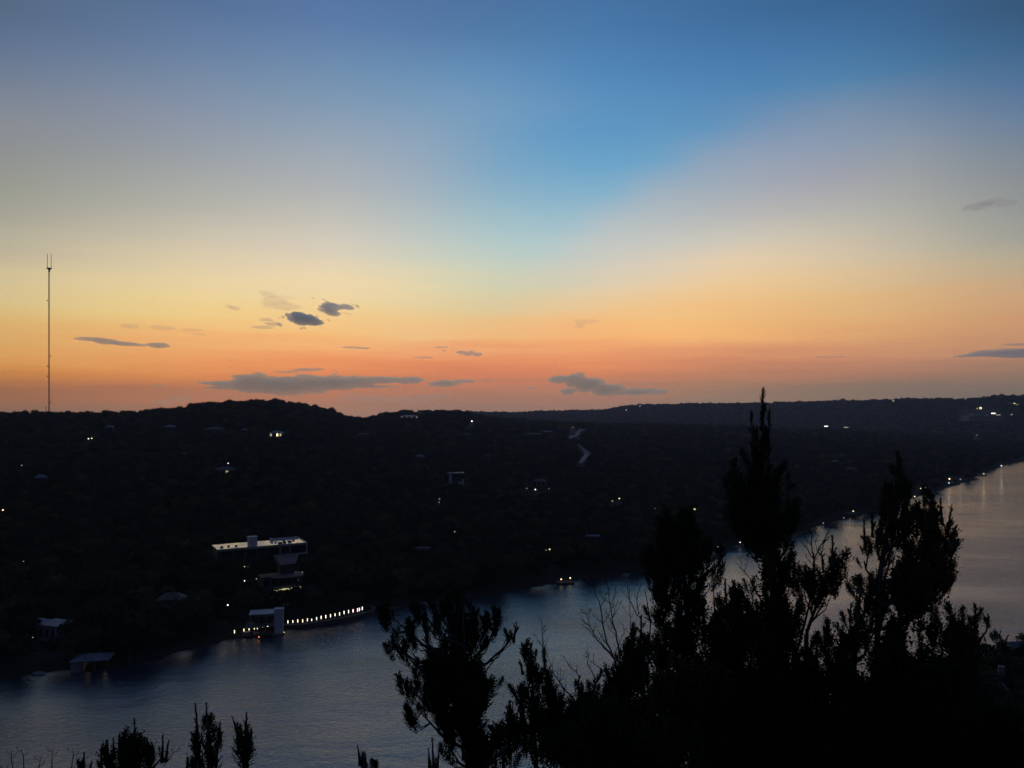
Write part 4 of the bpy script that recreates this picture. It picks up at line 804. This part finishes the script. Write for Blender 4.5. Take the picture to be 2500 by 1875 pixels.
# ------------------------------------------------------------------ the wood over every slope (nobody could count it)
def scatter(r0, r1, a0, a1, sp):
    x0, x1 = -r1*1.0, r1*1.0; xs = np.arange(x0, x1, sp); ys = np.arange(r0*.5, r1, sp); GX, GY = np.meshgrid(xs, ys)
    GX = GX + (rng.random(GX.shape)-.5)*sp*.95; GY = GY + (rng.random(GX.shape)-.5)*sp*.95; GX = GX.ravel(); GY = GY.ravel()
    r = np.hypot(GX, GY); a = np.degrees(np.arctan2(GX, GY)); k = (r >= r0) & (r < r1) & (a > a0) & (a < a1); return GX[k], GY[k]
px_, py_, sc_ = [], [], []
for r0, r1, sp, s in ((230, 700, 5.6, .82), (700, 1300, 7.0, .95), (1300, 2700, 10.0, 1.15), (2700, 6000, 21.0, 1.6)):
    a_, b_ = scatter(r0, r1, -37, 38, sp); px_.append(a_); py_.append(b_); sc_.append(np.full(len(a_), s))
X = np.concatenate(px_); Y = np.concatenate(py_); S = np.concatenate(sc_)
r = np.hypot(X, Y); a = np.degrees(np.arctan2(X, Y)); rf = np.interp(a, SH_AZ, SH_R); rn = np.interp(a, NEAR[:,0], NEAR[:,1])
k = (r > rf+3.0); X, Y, S, r, rf = X[k], Y[k], S[k], r[k], rf[k]
xa, ya = scatter(150, 330, 24, 37, 6.5); ra = np.hypot(xa, ya); aa = np.degrees(np.arctan2(xa, ya)); kk = ra < np.interp(aa, NEAR[:,0], NEAR[:,1])-9
X = np.concatenate([X, xa[kk]]); Y = np.concatenate([Y, ya[kk]]); S = np.concatenate([S, np.full(kk.sum(), .5)])
Z = terrain(X, Y); S = S*(.62+.85*rng.random(len(S))**1.6)*(1+.35*fbm(X*.01, Y*.01))
r = np.hypot(X, Y); rf2 = np.interp(np.degrees(np.arctan2(X, Y)), SH_AZ, SH_R); S = np.where(r < rf2+22, np.clip(S*1.55, .9, 1.6), S)
PX, PYt = proj(X, Y, Z+6*S); _, PYb = proj(X, Y, Z); wpx = 4*S*F/Y
keep = np.ones(len(X), bool)
for c in CLEAR: keep &= ~((PX+wpx*.8 > c[0]) & (PX-wpx*.8 < c[2]) & (PYt < c[3]) & (PYb > c[1]) & (r < c[4]))
X, Y, Z, S = X[keep], Y[keep], Z[keep], S[keep]; n = len(X)
me = bpy.data.meshes.new('woodland'); me.vertices.add(n); me.vertices.foreach_set('co', np.stack([X, Y, Z-.4], -1).astype(np.float32).ravel())
at_ = me.attributes.new('spin', 'FLOAT_VECTOR', 'POINT'); rt = np.zeros((n, 3), np.float32); rt[:, 2] = rng.random(n)*6.28; at_.data.foreach_set('vector', rt.ravel())
at_ = me.attributes.new('size', 'FLOAT_VECTOR', 'POINT'); q = (S[:, None]*(1+.25*(rng.random((n, 3))-.5))).astype(np.float32); at_.data.foreach_set('vector', q.ravel())
at_ = me.attributes.new('pick', 'INT', 'POINT'); at_.data.foreach_set('value', rng.integers(0, 4, n).astype(np.int32))
wd = link(bpy.data.objects.new('woodland', me)); tag(wd, kind='stuff'); wd['label'] = 'dark oak and cedar woodland covering the hills'; wd['category'] = 'woodland'
ng = bpy.data.node_groups.new('woodland_scatter', 'GeometryNodeTree')
ng.interface.new_socket('Geometry', in_out='INPUT', socket_type='NodeSocketGeometry'); ng.interface.new_socket('Geometry', in_out='OUTPUT', socket_type='NodeSocketGeometry')
gi = ng.nodes.new('NodeGroupInput'); go = ng.nodes.new('NodeGroupOutput'); ip = ng.nodes.new('GeometryNodeInstanceOnPoints'); jg = ng.nodes.new('GeometryNodeJoinGeometry')
for v_ in VARS[::-1]:
    oi = ng.nodes.new('GeometryNodeObjectInfo'); oi.inputs['Object'].default_value = v_; oi.inputs['As Instance'].default_value = True; ng.links.new(oi.outputs['Geometry'], jg.inputs[0])
ip.inputs['Pick Instance'].default_value = True; ng.links.new(gi.outputs[0], ip.inputs['Points']); ng.links.new(jg.outputs[0], ip.inputs['Instance'])
for nm, ty, so in (('spin', 'FLOAT_VECTOR', 'Rotation'), ('size', 'FLOAT_VECTOR', 'Scale'), ('pick', 'INT', 'Instance Index')):
    na_ = ng.nodes.new('GeometryNodeInputNamedAttribute'); na_.data_type = ty; na_.inputs['Name'].default_value = nm; ng.links.new(na_.outputs[0], ip.inputs[so])
ng.links.new(ip.outputs[0], go.inputs[0]); md = wd.modifiers.new('scatter', 'NODES'); md.node_group = ng
print('woodland trees', n)
# ------------------------------------------------------------------ foreground cedars
def plume_template(seed, ns=52, nl=8):
    g = np.random.default_rng(seed); T = []
    ts = np.concatenate([g.random(ns)**.9*.86, np.linspace(.55, .97, 10)])
    for t_ in ts:
        ph = g.random()*6.283; root = np.array([g.normal()*.02, g.normal()*.02, t_*.9])
        lean = R(20+32*g.random())*(1-.5*t_); ln = (.33*(1-t_)**.6+.07)*(.65+.7*g.random())
        if t_ < .18: ln *= .5+t_*2.7
        d = np.array([math.cos(ph)*math.sin(lean), math.sin(ph)*math.sin(lean), math.cos(lean)])
        for j in range(nl):
            s = (j+.6)/nl; p = root + d*ln*s + np.array([0, 0, .05*s*s])
            w = d + g.normal(size=3)*.42; w /= np.linalg.norm(w); c = np.cross(w, g.normal(size=3)); c /= np.linalg.norm(c)
            le = .070*(1-.35*s)*(.7+.6*g.random()); wi = .021*(.8+.5*g.random())
            T.append([p, p+w*le*.5+c*wi, p+w*le, p+w*le*.5-c*wi])
    return np.array(T)                                # (n,4,3), unit height
TPL = [plume_template(100+i) for i in range(7)]
def rotz_to(d):
    d = d/np.linalg.norm(d); a = np.cross([0, 0, 1], d); s = np.linalg.norm(a); c = d[2]
    if s < 1e-6: return np.eye(3)
    a /= s; K = np.array([[0,-a[2],a[1]],[a[2],0,-a[0]],[-a[1],a[0],0]]); return np.eye(3)+s*K+(1-c)*K@K
def cedar(label, Y, root_px, blobs, spires, dead=(), limbs=(), seed=1, dens=1.0, name='cedar_tree', trunk_r=.11, group=None, thick=.8):
    """blobs: (px, py, rx, ry[, density]) masses of plumes; spires: (px base, py base, px tip, py tip, half width px)"""
    g = np.random.default_rng(seed); u = Y/F
    bx_ = at(root_px, 1700, Y)[0]; zg = float(terrain(bx_, Y)); O = np.array([bx_, Y, zg])
    o = empty(name, tuple(O), label, 'tree', group)
    def loc(px, py, dy=0.0):
        p = np.array(at(px, py, Y+dy)); return p - O
    tb = MB(); br = MB(); LE = []
    # trunk: from the ground up through the biggest masses
    top = min(list(blobs), key=lambda q: q[1]) if blobs else None
    low = [b_ for b_ in blobs]; low.sort(key=lambda q: -q[1])
    tx = [np.array([0, 0, -.3])]; first = loc(root_px, max(q[1]+q[3] for q in blobs)) if blobs else loc(root_px, 1860)
    hi = loc(top[0], top[1]) if top is not None else first
    tx += [first*.5 + np.array([.05, 0, 0]), first*.75+hi*.25, first*.3+hi*.7, hi]
    tx.sort(key=lambda p: p[2]); tb.tube([tuple(p) for p in tx], list(np.linspace(trunk_r*.6, trunk_r*.15, len(tx))), 7)
    tx = np.array(tx)
    def trunk_pt(z):
        return np.array([np.interp(z, tx[:,2], tx[:,0]), np.interp(z, tx[:,2], tx[:,1]), z])
    def limb(p, q, r0, r1, n=5, wob=.06):
        L = np.linalg.norm(q-p); pts = []
        for i in range(n+1):
            t_ = i/n; m_ = p*(1-t_)+q*t_; m_ = m_ + np.array([0, 0, -.10*L*math.sin(t_*math.pi)]) + g.normal(size=3)*wob*L*.5*math.sin(t_*math.pi); pts.append(m_)
        br.tube([tuple(v) for v in pts], list(np.linspace(r0, r1, n+1)), 5, False); return pts
    def plume(base, tip, wid=1.0):
        d = tip-base; L = np.linalg.norm(d); T = TPL[g.integers(0, len(TPL))]; a = g.random()*6.28; ca, sa = math.cos(a), math.sin(a)
        Q = T.reshape(-1, 3)@np.array([[ca,sa,0],[-sa,ca,0],[0,0,1]]); Q = Q*np.array([wid, wid, 1]); LE.append((Q@rotz_to(d).T)*L + base)
    for b_ in blobs:
        cxp, cyp, rx, ry = b_[:4]; dn = (b_[4] if len(b_) > 4 else 1.0)*dens
        dyc = g.normal()*.25*thick; c = loc(cxp, cyp, dyc); s0 = trunk_pt(c[2]-.35-.3*np.linalg.norm(c[:2]-trunk_pt(c[2])[:2]))
        pts = limb(s0, c, trunk_r*.26, trunk_r*.10)
        n = max(4, int(rx*ry*math.pi/680*dn)); pl = 82*u*(14/Y)**.0
        for i in range(n):
            th = g.random()*6.283; q = math.sqrt(g.random())*.90
            if vnoise(np.array([cxp/26.0+q*math.cos(th)*rx/26.0+seed]), np.array([cyp/30.0+q*math.sin(th)*ry/30.0]))[0] < .27: continue
            ex, ey = cxp+rx*q*math.cos(th), cyp+ry*q*math.sin(th); dy = g.normal()*.38*rx*u*thick*1.2 + dyc
            L = (50+62*g.random())*(u if Y > 20 else .0075)*min(1.1, max(.30, min(rx, ry)/46)); P = loc(ex, ey, dy)
            dr = np.array([(P-c)[0]*.5/max(rx*u, .1) + g.normal()*.16, (P-c)[1]*.4 + g.normal()*.16, 1.0+.25*g.random()]); dr /= np.linalg.norm(dr)
            base = P - dr*L*.5; plume(base, P+dr*L*.5, .75+.65*g.random())
            if i % 2 == 0: 
                k = pts[g.integers(1, len(pts))]; br.tube([tuple(k), tuple((k+base)/2+np.array([0,0,-.04])), tuple(base+dr*L*.5)], [.013, .009, .004], 4, False)
    for s_ in spires:
        b0 = loc(s_[0], s_[1], g.normal()*.1); t0 = loc(s_[2], s_[3], 0); L = np.linalg.norm(t0-b0); hw = s_[4]*u
        br.tube([tuple(b0-(t0-b0)*.2), tuple(b0), tuple(b0*.4+t0*.6), tuple(t0)], [.03, .022, .012, .003], 5, False)
        k = max(1, int(L/(hw*2.2))); 
        plume(b0*.30+t0*.70, t0, min(1.0, .75))
        for i in range(k*3):
            t_ = (i+g.random())/(k*3); p = b0*(1-t_)+t0*t_; ll = hw*(2.6-1.5*t_)*(.8+.4*g.random()); d_ = (t0-b0)/L + np.array([g.normal()*.3, g.normal()*.3, 0]); d_ /= np.linalg.norm(d_)
            e = p+d_*ll
            over = np.dot(e-b0, (t0-b0)/L)-L*.98
            if over > 0: e = e-(t0-b0)/L*over
            plume(p, e, 1.1)
    for L_ in limbs:                                  # visible bare limbs: list of (px,py) with start radius
        pts = [loc(p[0], p[1], 0) for p in L_[1]]; n = len(pts); br.tube([tuple(p) for p in pts], list(np.linspace(L_[0]*.6, L_[0]*.2, n)), 6, False)
    tb.build('trunk', M['bark'], o, True); br.build('branches', M['bark'], o, True)
    if LE:
        V = np.concatenate(LE); link(bpy.data.objects.new('foliage', np_mesh('foliage', V, np.arange(len(V)).reshape(-1, 4), M['juniper'])), o)
    for D in dead:
        m = MB(); dead_branch(m, [loc(p[0], p[1]) for p in D[1]], D[0], g, D[2] if len(D) > 2 else 3, D[3] if len(D) > 3 else 1.0); m.build('dead_branch', M['deadwood'], o, True)
    return o
def dead_branch(m, pts, r, g, lev, tw=1.0):
    n = len(pts); P = []
    for i in range(n-1):
        for k in range(3):
            t_ = k/3; P.append(pts[i]*(1-t_)+pts[i+1]*t_ + g.normal(size=3)*.008*(i+k > 0))
    P.append(pts[-1]); m.tube([tuple(p) for p in P], list(np.linspace(r, max(.0025, r*.25), len(P))), 5, False)
    if lev <= 0: return
    L = sum(np.linalg.norm(pts[i+1]-pts[i]) for i in range(n-1)); d0 = (pts[-1]-pts[0])/np.linalg.norm(pts[-1]-pts[0])
    for i in range(int((3+2*lev)*tw)):
        k = g.integers(len(P)//4, len(P)-1); s = 1 if g.random() > .5 else -1
        d_ = d0*.75 + np.array([s*(.35+.4*g.random()), g.normal()*.3, .25*g.random()]); d_ /= np.linalg.norm(d_); ll = L*(.16+.22*g.random())*(1-.45*k/len(P))
        q = P[k]; dead_branch(m, [q, q+d_*ll*.5+np.array([0, 0, .01]), q+d_*ll+np.array([0, 0, .10*ll])], max(.0028, r*.5*(1-.5*k/len(P))), g, lev-2, .6)

cedar('tallest cedar, its thin spire rising above the far ridge into the sky', 13.5, 1905,
 [(1850,1135,34,48,1.3),(1850,1205,66,52,1.2),(1795,1190,26,50),(1905,1215,34,52),(1862,1285,92,48,1.2),(1925,1330,32,48,.8),(1845,1330,38,34),(1890,1385,46,58,.9),(1893,1450,40,44,.7),(1900,1560,70,60,1.3),(1880,1500,56,40,1.1),(1850,1450,40,34,.7),(1925,1410,26,34,.7)],
 [(1864,1100,1862,946,9),(1866,1110,1863,985,14),(1838,1120,1834,1002,9),(1876,1115,1879,1000,9),(1845,1150,1848,1040,14),(1790,1190,1785,1125,12),(1925,1215,1926,1150,12),(1868,1140,1870,1040,14)],
 limbs=[(.06,[(1915,1700),(1905,1560),(1901,1490),(1890,1400),(1868,1280),(1862,1150)]),(.022,[(1901,1500),(1930,1450),(1950,1430)]),(.02,[(1903,1480),(1860,1445),(1822,1440),(1795,1420)]),(.014,[(1895,1460),(1850,1410),(1815,1400)]),(.018,[(1905,1520),(1935,1495),(1962,1490)])],
 dead=[(.012,[(1850,1455),(1838,1420),(1808,1385),(1809,1355)],1)], seed=11, trunk_r=.13)
cedar('wide dark cedar left of the tallest one', 14.2, 1690,
 [(1660,1305,50,48,1.2),(1665,1370,80,55,1.2),(1640,1440,66,48,1.0),(1745,1375,30,42,.9),(1590,1420,24,40,.9),(1700,1475,50,40,.9),(1690,1540,60,50,1.1),(1640,1600,60,50,1.1),(1600,1500,34,44,.8),(1640,1530,40,40,1.0),(1720,1430,34,40,.8)],
 [(1660,1330,1655,1252,14),(1690,1340,1700,1280,12),(1620,1350,1612,1290,12),(1755,1370,1760,1325,12),(1745,1390,1772,1345,9)],
 limbs=[(.05,[(1700,1700),(1690,1560),(1672,1470),(1660,1340)]),(.028,[(1745,1560),(1744,1490),(1742,1430),(1750,1370)]),(.03,[(1580,1680),(1583,1600),(1588,1520),(1580,1470),(1574,1440)])], dead=[(.010,[(1557,1505),(1535,1460),(1533,1415),(1542,1406)],1),(.010,[(1560,1500),(1556,1450),(1568,1425)],1)], seed=12)
cedar('short conical cedar standing between the two big trunks', 12.0, 1793,
 [(1790,1500,34,40,1.5),(1795,1560,54,50,1.4),(1795,1640,70,60,1.2),(1840,1500,18,30,.8)],
 [(1793,1480,1793,1414,12),(1772,1460,1771,1412,8),(1825,1510,1840,1462,8),(1765,1530,1760,1480,9)], seed=13)
cedar('slim pointed cedar beside the bare forked branches', 13.0, 1950,
 [(2033,1365,28,34,1.2),(2030,1410,40,34,1.1),(2060,1380,18,34,1.0),(1985,1450,42,38,1.2),(1960,1430,30,26,.9),(1950,1560,50,40,1.1),(2025,1445,28,28,.8)],
 [(2033,1370,2032,1305,7),(2056,1380,2058,1342,8),(2010,1390,2005,1345,9),(1975,1450,1960,1415,8)],
 limbs=[(.045,[(1930,1680),(1943,1600),(1962,1530),(1975,1480),(1985,1410),(1987,1350)]),(.02,[(1912,1520),(1940,1500),(1968,1475)]),(.015,[(1990,1470),(2015,1455),(2035,1430)])],
 dead=[(.017,[(1987,1420),(1987,1370),(1982,1330),(1979,1292)],3),(.013,[(1988,1365),(2000,1335),(2015,1315),(2024,1288)],3),(.012,[(1987,1365),(1970,1340),(1955,1322)],1),(.009,[(2004,1352),(2010,1330),(2012,1315)],1),(.010,[(1984,1395),(1962,1372)],1)], seed=14, trunk_r=.08)
cedar('big bushy cedar at right, cut out against the bright water', 12.5, 2130,
 [(2187,1160,20,46,1.1),(2187,1225,36,50,1.2),(2140,1310,30,46,1.0),(2190,1310,40,60,1.1),(2272,1250,32,42,.9),(2285,1320,44,56,1.0),(2235,1350,40,50,.8),(2190,1400,60,48,.9),(2265,1400,56,46,1.1),(2110,1370,20,44,.7),(2240,1470,74,52,1.2),(2300,1440,30,40,1.1),(2120,1430,34,36,.8),(2215,1290,34,60,.9),(2160,1480,50,40,1.0),(2300,1380,36,50,1.0)],
 [(2190,1180,2189,1098,12),(2215,1240,2210,1160,10),(2165,1250,2160,1180,10),(2112,1330,2109,1268,9),(2272,1260,2271,1199,12),(2300,1270,2296,1215,8),(2315,1290,2324,1232,7),(2322,1330,2337,1280,5),(2250,1270,2243,1225,9),(2320,1370,2332,1325,7),(2130,1300,2128,1250,8)],
 limbs=[(.055,[(2040,1600),(2100,1510),(2149,1448),(2170,1380),(2185,1250)]),(.03,[(2149,1448),(2200,1400),(2250,1330),(2272,1250)]),(.02,[(2110,1500),(2080,1440),(2060,1400)])], seed=15, trunk_r=.12, dens=1.15)
cedar('middle-sized cedar low between the slim cedar and the bushy one', 12.0, 2080,
 [(2100,1450,28,40,.9),(2075,1520,22,30,1.0),(2040,1560,40,30,.9),(2090,1560,50,40,1.2),(2140,1530,40,44,1.0),(2170,1600,60,50,1.2),(2020,1610,50,40,1.1)],
 [(2076,1510,2077,1470,8),(2030,1570,2030,1545,7),(1966,1580,1964,1546,3),(1980,1590,1982,1550,3),(1994,1590,1995,1548,3),(2100,1440,2100,1400,9)],
 limbs=[(.035,[(2050,1600),(2085,1540),(2100,1470)])], seed=16)
cedar('leafy juniper at the lower right with several round tips', 12.5, 2370,
 [(2338,1530,34,42,1.1),(2383,1520,18,46,1.1),(2412,1525,12,26,1.0),(2360,1580,50,44,1.2),(2290,1540,34,50,1.1),(2340,1640,60,50,1.2),(2260,1620,60,60,1.2)],
 [(2328,1530,2328,1500,7),(2350,1530,2350,1495,7),(2382,1520,2382,1475,9),(2412,1525,2413,1498,6)], seed=17)
cedar('small rounded shrub-like cedar near the folded white parasol', 255, 2430,
 [(2435,1560,24,18,1.6),(2412,1580,14,20,1.6),(2450,1572,16,16,1.4),(2425,1600,16,14,1.2)], [(2440,1560,2443,1538,5),(2455,1570,2462,1548,4)], seed=18, trunk_r=.3)
cedar('upright dense cedar left of the dead forked snag base', 12.8, 1520,
 [(1522,1640,32,48,1.3),(1535,1560,22,36,1.0),(1510,1720,46,60,1.3),(1545,1600,24,60,1.0)], [(1525,1640,1524,1585,10),(1540,1570,1545,1520,8),(1500,1680,1500,1640,8)],
 limbs=[(.03,[(1540,1800),(1530,1680),(1520,1600)])],
 dead=[(.019,[(1508,1640),(1500,1612),(1482,1570),(1468,1500),(1456,1450),(1449,1415)],3,1.2),(.016,[(1515,1610),(1507,1560),(1495,1510),(1488,1465),(1483,1428)],3,1.2),(.014,[(1500,1610),(1478,1585),(1452,1555),(1438,1520),(1429,1492)],3),(.010,[(1490,1645),(1470,1635),(1440,1615),(1430,1585)],2),(.009,[(1545,1590),(1540,1530),(1536,1470),(1540,1410)],1),(.008,[(1500,1600),(1512,1570),(1530,1530)],1)], seed=19)
cedar('dense small cedar in front of the trunks, centre right', 12.2, 1570,
 [(1565,1560,26,40,1.2),(1560,1620,42,44,1.2),(1620,1560,26,30,.4),(1605,1660,50,40,.9)], [(1565,1550,1566,1500,9),(1548,1570,1545,1530,7)], seed=20)
cedar('thin sparse cedar with bare twigs, centre', 12.6, 1430,
 [(1412,1690,20,34,.9),(1450,1690,26,34,.9),(1430,1740,44,40,.7),(1470,1760,30,50,.8),(1400,1780,40,40,.7)],
 [(1413,1690,1413,1648,7),(1451,1690,1452,1650,8),(1480,1720,1482,1670,7)],
 dead=[(.014,[(1400,1704),(1375,1680),(1352,1645),(1335,1595)],2),(.008,[(1385,1692),(1366,1665),(1380,1635)],1),(.009,[(1450,1650),(1435,1620),(1430,1590)],2),(.009,[(1412,1650),(1390,1625),(1375,1600)],1)], seed=21, trunk_r=.05, dens=1.6)
cedar('pointed cedar right of the sprawling one, with a bare leader twig', 12.8, 1310,
 [(1296,1610,24,32,1.1),(1290,1650,34,32,1.1),(1330,1630,18,36,1.1),(1330,1690,30,40,.6),(1290,1720,36,40,.7),(1350,1740,40,40,.9),(1300,1790,60,50,.9),(1250,1760,30,40,.9),(1370,1800,50,50,.9)],
 [(1296,1610,1297,1568,8),(1330,1630,1328,1588,8),(1275,1640,1268,1608,7)],
 dead=[(.010,[(1328,1595),(1325,1560),(1322,1530),(1325,1506)],2),(.006,[(1327,1580),(1312,1560),(1302,1545)],1),(.006,[(1328,1590),(1335,1570),(1338,1555)],0)], seed=22, trunk_r=.06, dens=1.5)
cedar('sprawling cedar leaning left over the water, left of centre', 12.8, 1150,
 [(958,1508,32,28,1.4),(990,1530,26,26,1.3),(972,1575,38,24,1.4),(1005,1612,28,24,.9),(1040,1505,32,26,1.0),(1080,1510,36,38,1.0),(1130,1500,44,34,1.1),(1100,1570,56,46,1.0),(1060,1600,30,40,.8),(1130,1630,50,40,1.1),(1205,1545,28,46,1.1),(1252,1555,18,28,1.1),(1090,1670,56,46,1.2),(1160,1690,50,50,1.1),(1200,1650,30,40,.8),(1003,1685,36,26,1.6),(1028,1740,40,30,1.5),(1060,1650,40,34,1.1),(1075,1740,50,34,1.1),(1130,1780,60,40,1.1),(1100,1830,36,26,.6),(1190,1830,60,50,1.1),(1150,1560,56,40,.9),(1030,1560,26,30,.6),(1120,1720,60,40,1.0)],
 [(1210,1540,1208,1482,10),(1255,1560,1262,1518,9),(1145,1500,1148,1462,10),(1110,1490,1108,1455,9),(1065,1490,1060,1460,9),(1040,1500,1035,1468,9),(960,1500,955,1478,8),(990,1680,985,1662,7),(1015,1680,1018,1662,6)],
 limbs=[(.05,[(1165,1880),(1145,1760),(1130,1660),(1110,1560),(1120,1500)]),(.03,[(1130,1700),(1060,1640),(1015,1605),(985,1560)]),(.024,[(1150,1700),(1185,1640),(1215,1600),(1250,1570)]),(.02,[(1120,1790),(1080,1740),(1040,1735)]),(.014,[(1080,1770),(1090,1750),(1100,1735)]),(.016,[(1155,1620),(1140,1570),(1125,1530)])], dead=[(.007,[(1060,1640),(1035,1650),(1015,1648)],1)], seed=23, trunk_r=.12, dens=1.5)
for i, (lb, Y_, rp, bl, spz) in enumerate([
 ('dark cedar filling the lower middle right, below the conical one', 11.5, 1700, [(1700,1700,90,60,1.3),(1640,1760,110,60,1.3),(1760,1760,90,70,1.3),(1700,1840,160,60,1.3)], [(1640,1700,1638,1640,10)]),
 ('dark cedar filling the bottom under the sparse one', 11.2, 1480, [(1480,1800,70,50,1.1),(1400,1840,90,40,1.1),(1540,1800,80,70,1.3),(1480,1850,130,40,1.3),(1320,1850,60,36,.9)], [(1530,1740,1530,1690,9)]),
 ('dark cedar filling the bottom below the tallest one', 11.0, 1900, [(1900,1660,70,50,1.2),(1860,1740,110,70,1.3),(1980,1720,90,70,1.3),(1900,1830,170,60,1.3)], [(1840,1620,1838,1570,9),(1955,1650,1950,1610,9)]),
 ('dark cedar mass below the bushy right-hand cedar', 10.8, 2160, [(2120,1680,80,60,1.3),(2220,1700,90,70,1.3),(2100,1780,110,70,1.3),(2240,1800,110,70,1.3),(2150,1850,160,40,1.3)], [(2200,1640,2200,1590,9)]),
 ('dark cedar mass in the bottom right corner', 10.5, 2400, [(2330,1730,60,60,1.2),(2360,1800,110,60,1.2),(2460,1830,70,50,1.1),(2300,1840,100,50,1.3),(2420,1760,50,30,.6)], [(2320,1690,2318,1650,8)]),
 ('low cedar at the bottom under the sprawling one', 11.5, 1170, [(1180,1862,90,26,1.1),(1240,1820,40,40,.9)], [(1130,1850,1128,1815,7)])]):
    cedar(lb, Y_, rp, bl, spz, seed=40+i)
cedar('bushy cedar top at the bottom left with feathery tips', 10, 300,
 [(300,1855,58,40,1.5),(262,1862,26,30,1.2),(372,1856,26,34,1.0),(330,1820,16,24,.9),(395,1850,18,34,.8)],
 [(330,1835,328,1754,5),(291,1840,291,1790,5),(306,1840,306,1795,4),(263,1850,262,1804,5),(278,1845,276,1800,4),(359,1850,360,1800,5),(396,1850,398,1790,5),(405,1850,412,1806,4),(247,1870,247,1832,4),(320,1840,316,1790,4)], dead=[(.006,[(400,1870),(418,1845),(439,1824)],2)], seed=61)
cedar('small feathery cedar tip at the far bottom left', 10, 205, [(204,1872,14,12,1.2)], [(205,1875,205,1835,5),(220,1880,224,1857,4),(196,1880,194,1862,3)], seed=62, trunk_r=.05)
cedar('twin-topped narrow cedar at the bottom, left of its slimmer neighbour', 10, 515,
 [(492,1790,18,40,1.2),(508,1775,16,40,1.2),(535,1810,22,40,1.2),(515,1850,40,34,1.4)], [(482,1790,477,1716,5),(505,1770,503,1714,6),(537,1800,537,1762,6),(478,1870,474,1850,4)], seed=63)
cedar('slim cedar at the bottom, right of the twin-topped one', 10, 600,
 [(597,1800,18,36,1.3),(598,1850,26,36,1.4)], [(600,1790,602,1738,6),(580,1790,566,1747,3),(588,1800,586,1765,5),(612,1810,613,1775,5)], seed=64)
cedar('low shoots at the bottom between the twin-topped and the bushy cedar', 9.6, 470, [(470,1872,16,12,1.0)], [(470,1880,478,1845,4),(455,1885,456,1862,3)], seed=65, trunk_r=.04)
cedar('little crooked cedar tip at the bottom left of the sprawling cedar', 10.5, 890, [(885,1868,20,14,1.3),(915,1872,20,8,1.0)], [(878,1860,873,1818,3.5),(890,1865,893,1838,3),(918,1875,922,1862,3)], seed=66, trunk_r=.05)
cedar('thin dead-topped cedar shoot standing just left of the low cedar', 11.5, 1057, [(1057,1862,14,20,.9)], [(1058,1870,1055,1800,3.5),(1048,1870,1046,1825,3),(1068,1870,1072,1830,3)], seed=67, trunk_r=.04)
g = np.random.default_rng(9)
for i, (pts, lb) in enumerate([([(10,1900),(6,1880),(2,1868)],'bare twig curving out of the bottom left corner'),([(33,1900),(31,1870),(27,1850),(30,1832)],'second bare twig from the left, slightly bent'),([(56,1900),(58,1870),(57,1845),(51,1828)],'third bare twig from the left, hooked at its top'),([(90,1900),(95,1870),(102,1845)],'short leaning bare twig'),([(130,1900),(127,1870),(127,1845),(129,1828)],'straight bare twig standing alone at the bottom left'),([(168,1900),(175,1870),(179,1845),(178,1830)],'bare twig nearest the feathery tip at the bottom left')]):
    Y_ = 9.0; P = [np.array(at(a, b_, Y_)) for a, b_ in pts]; P0 = P[0].copy(); P0[2] = float(terrain(P0[0], Y_)); P = [P0-P0, (P[0]-P0)*.5+np.array([.03,0,0])] + [p-P0 for p in P]
    o = empty('bare_shrub', tuple(P0), lb, 'shrub', 'bare twigs at the bottom left'); m = MB(); m.tube([tuple(p) for p in P], list(np.linspace(.010, .003, len(P))), 5, False); m.build('stem', M['deadwood'], o)
    for s in (-1, 1): 
        m = MB(); q = P[-2] if s > 0 else P[-1]*.5+P[-2]*.5; m.tube([tuple(q), tuple(q+np.array([s*.05, 0, .02])), tuple(q+np.array([s*.07, 0, .07]))], [.0035, .003, .002], 4, False); m.build('twig', M['deadwood'], o)
print('objects', len(scene.objects), 'tris', sum(len(o.data.polygons)*2 for o in scene.objects if o.type == 'MESH'))
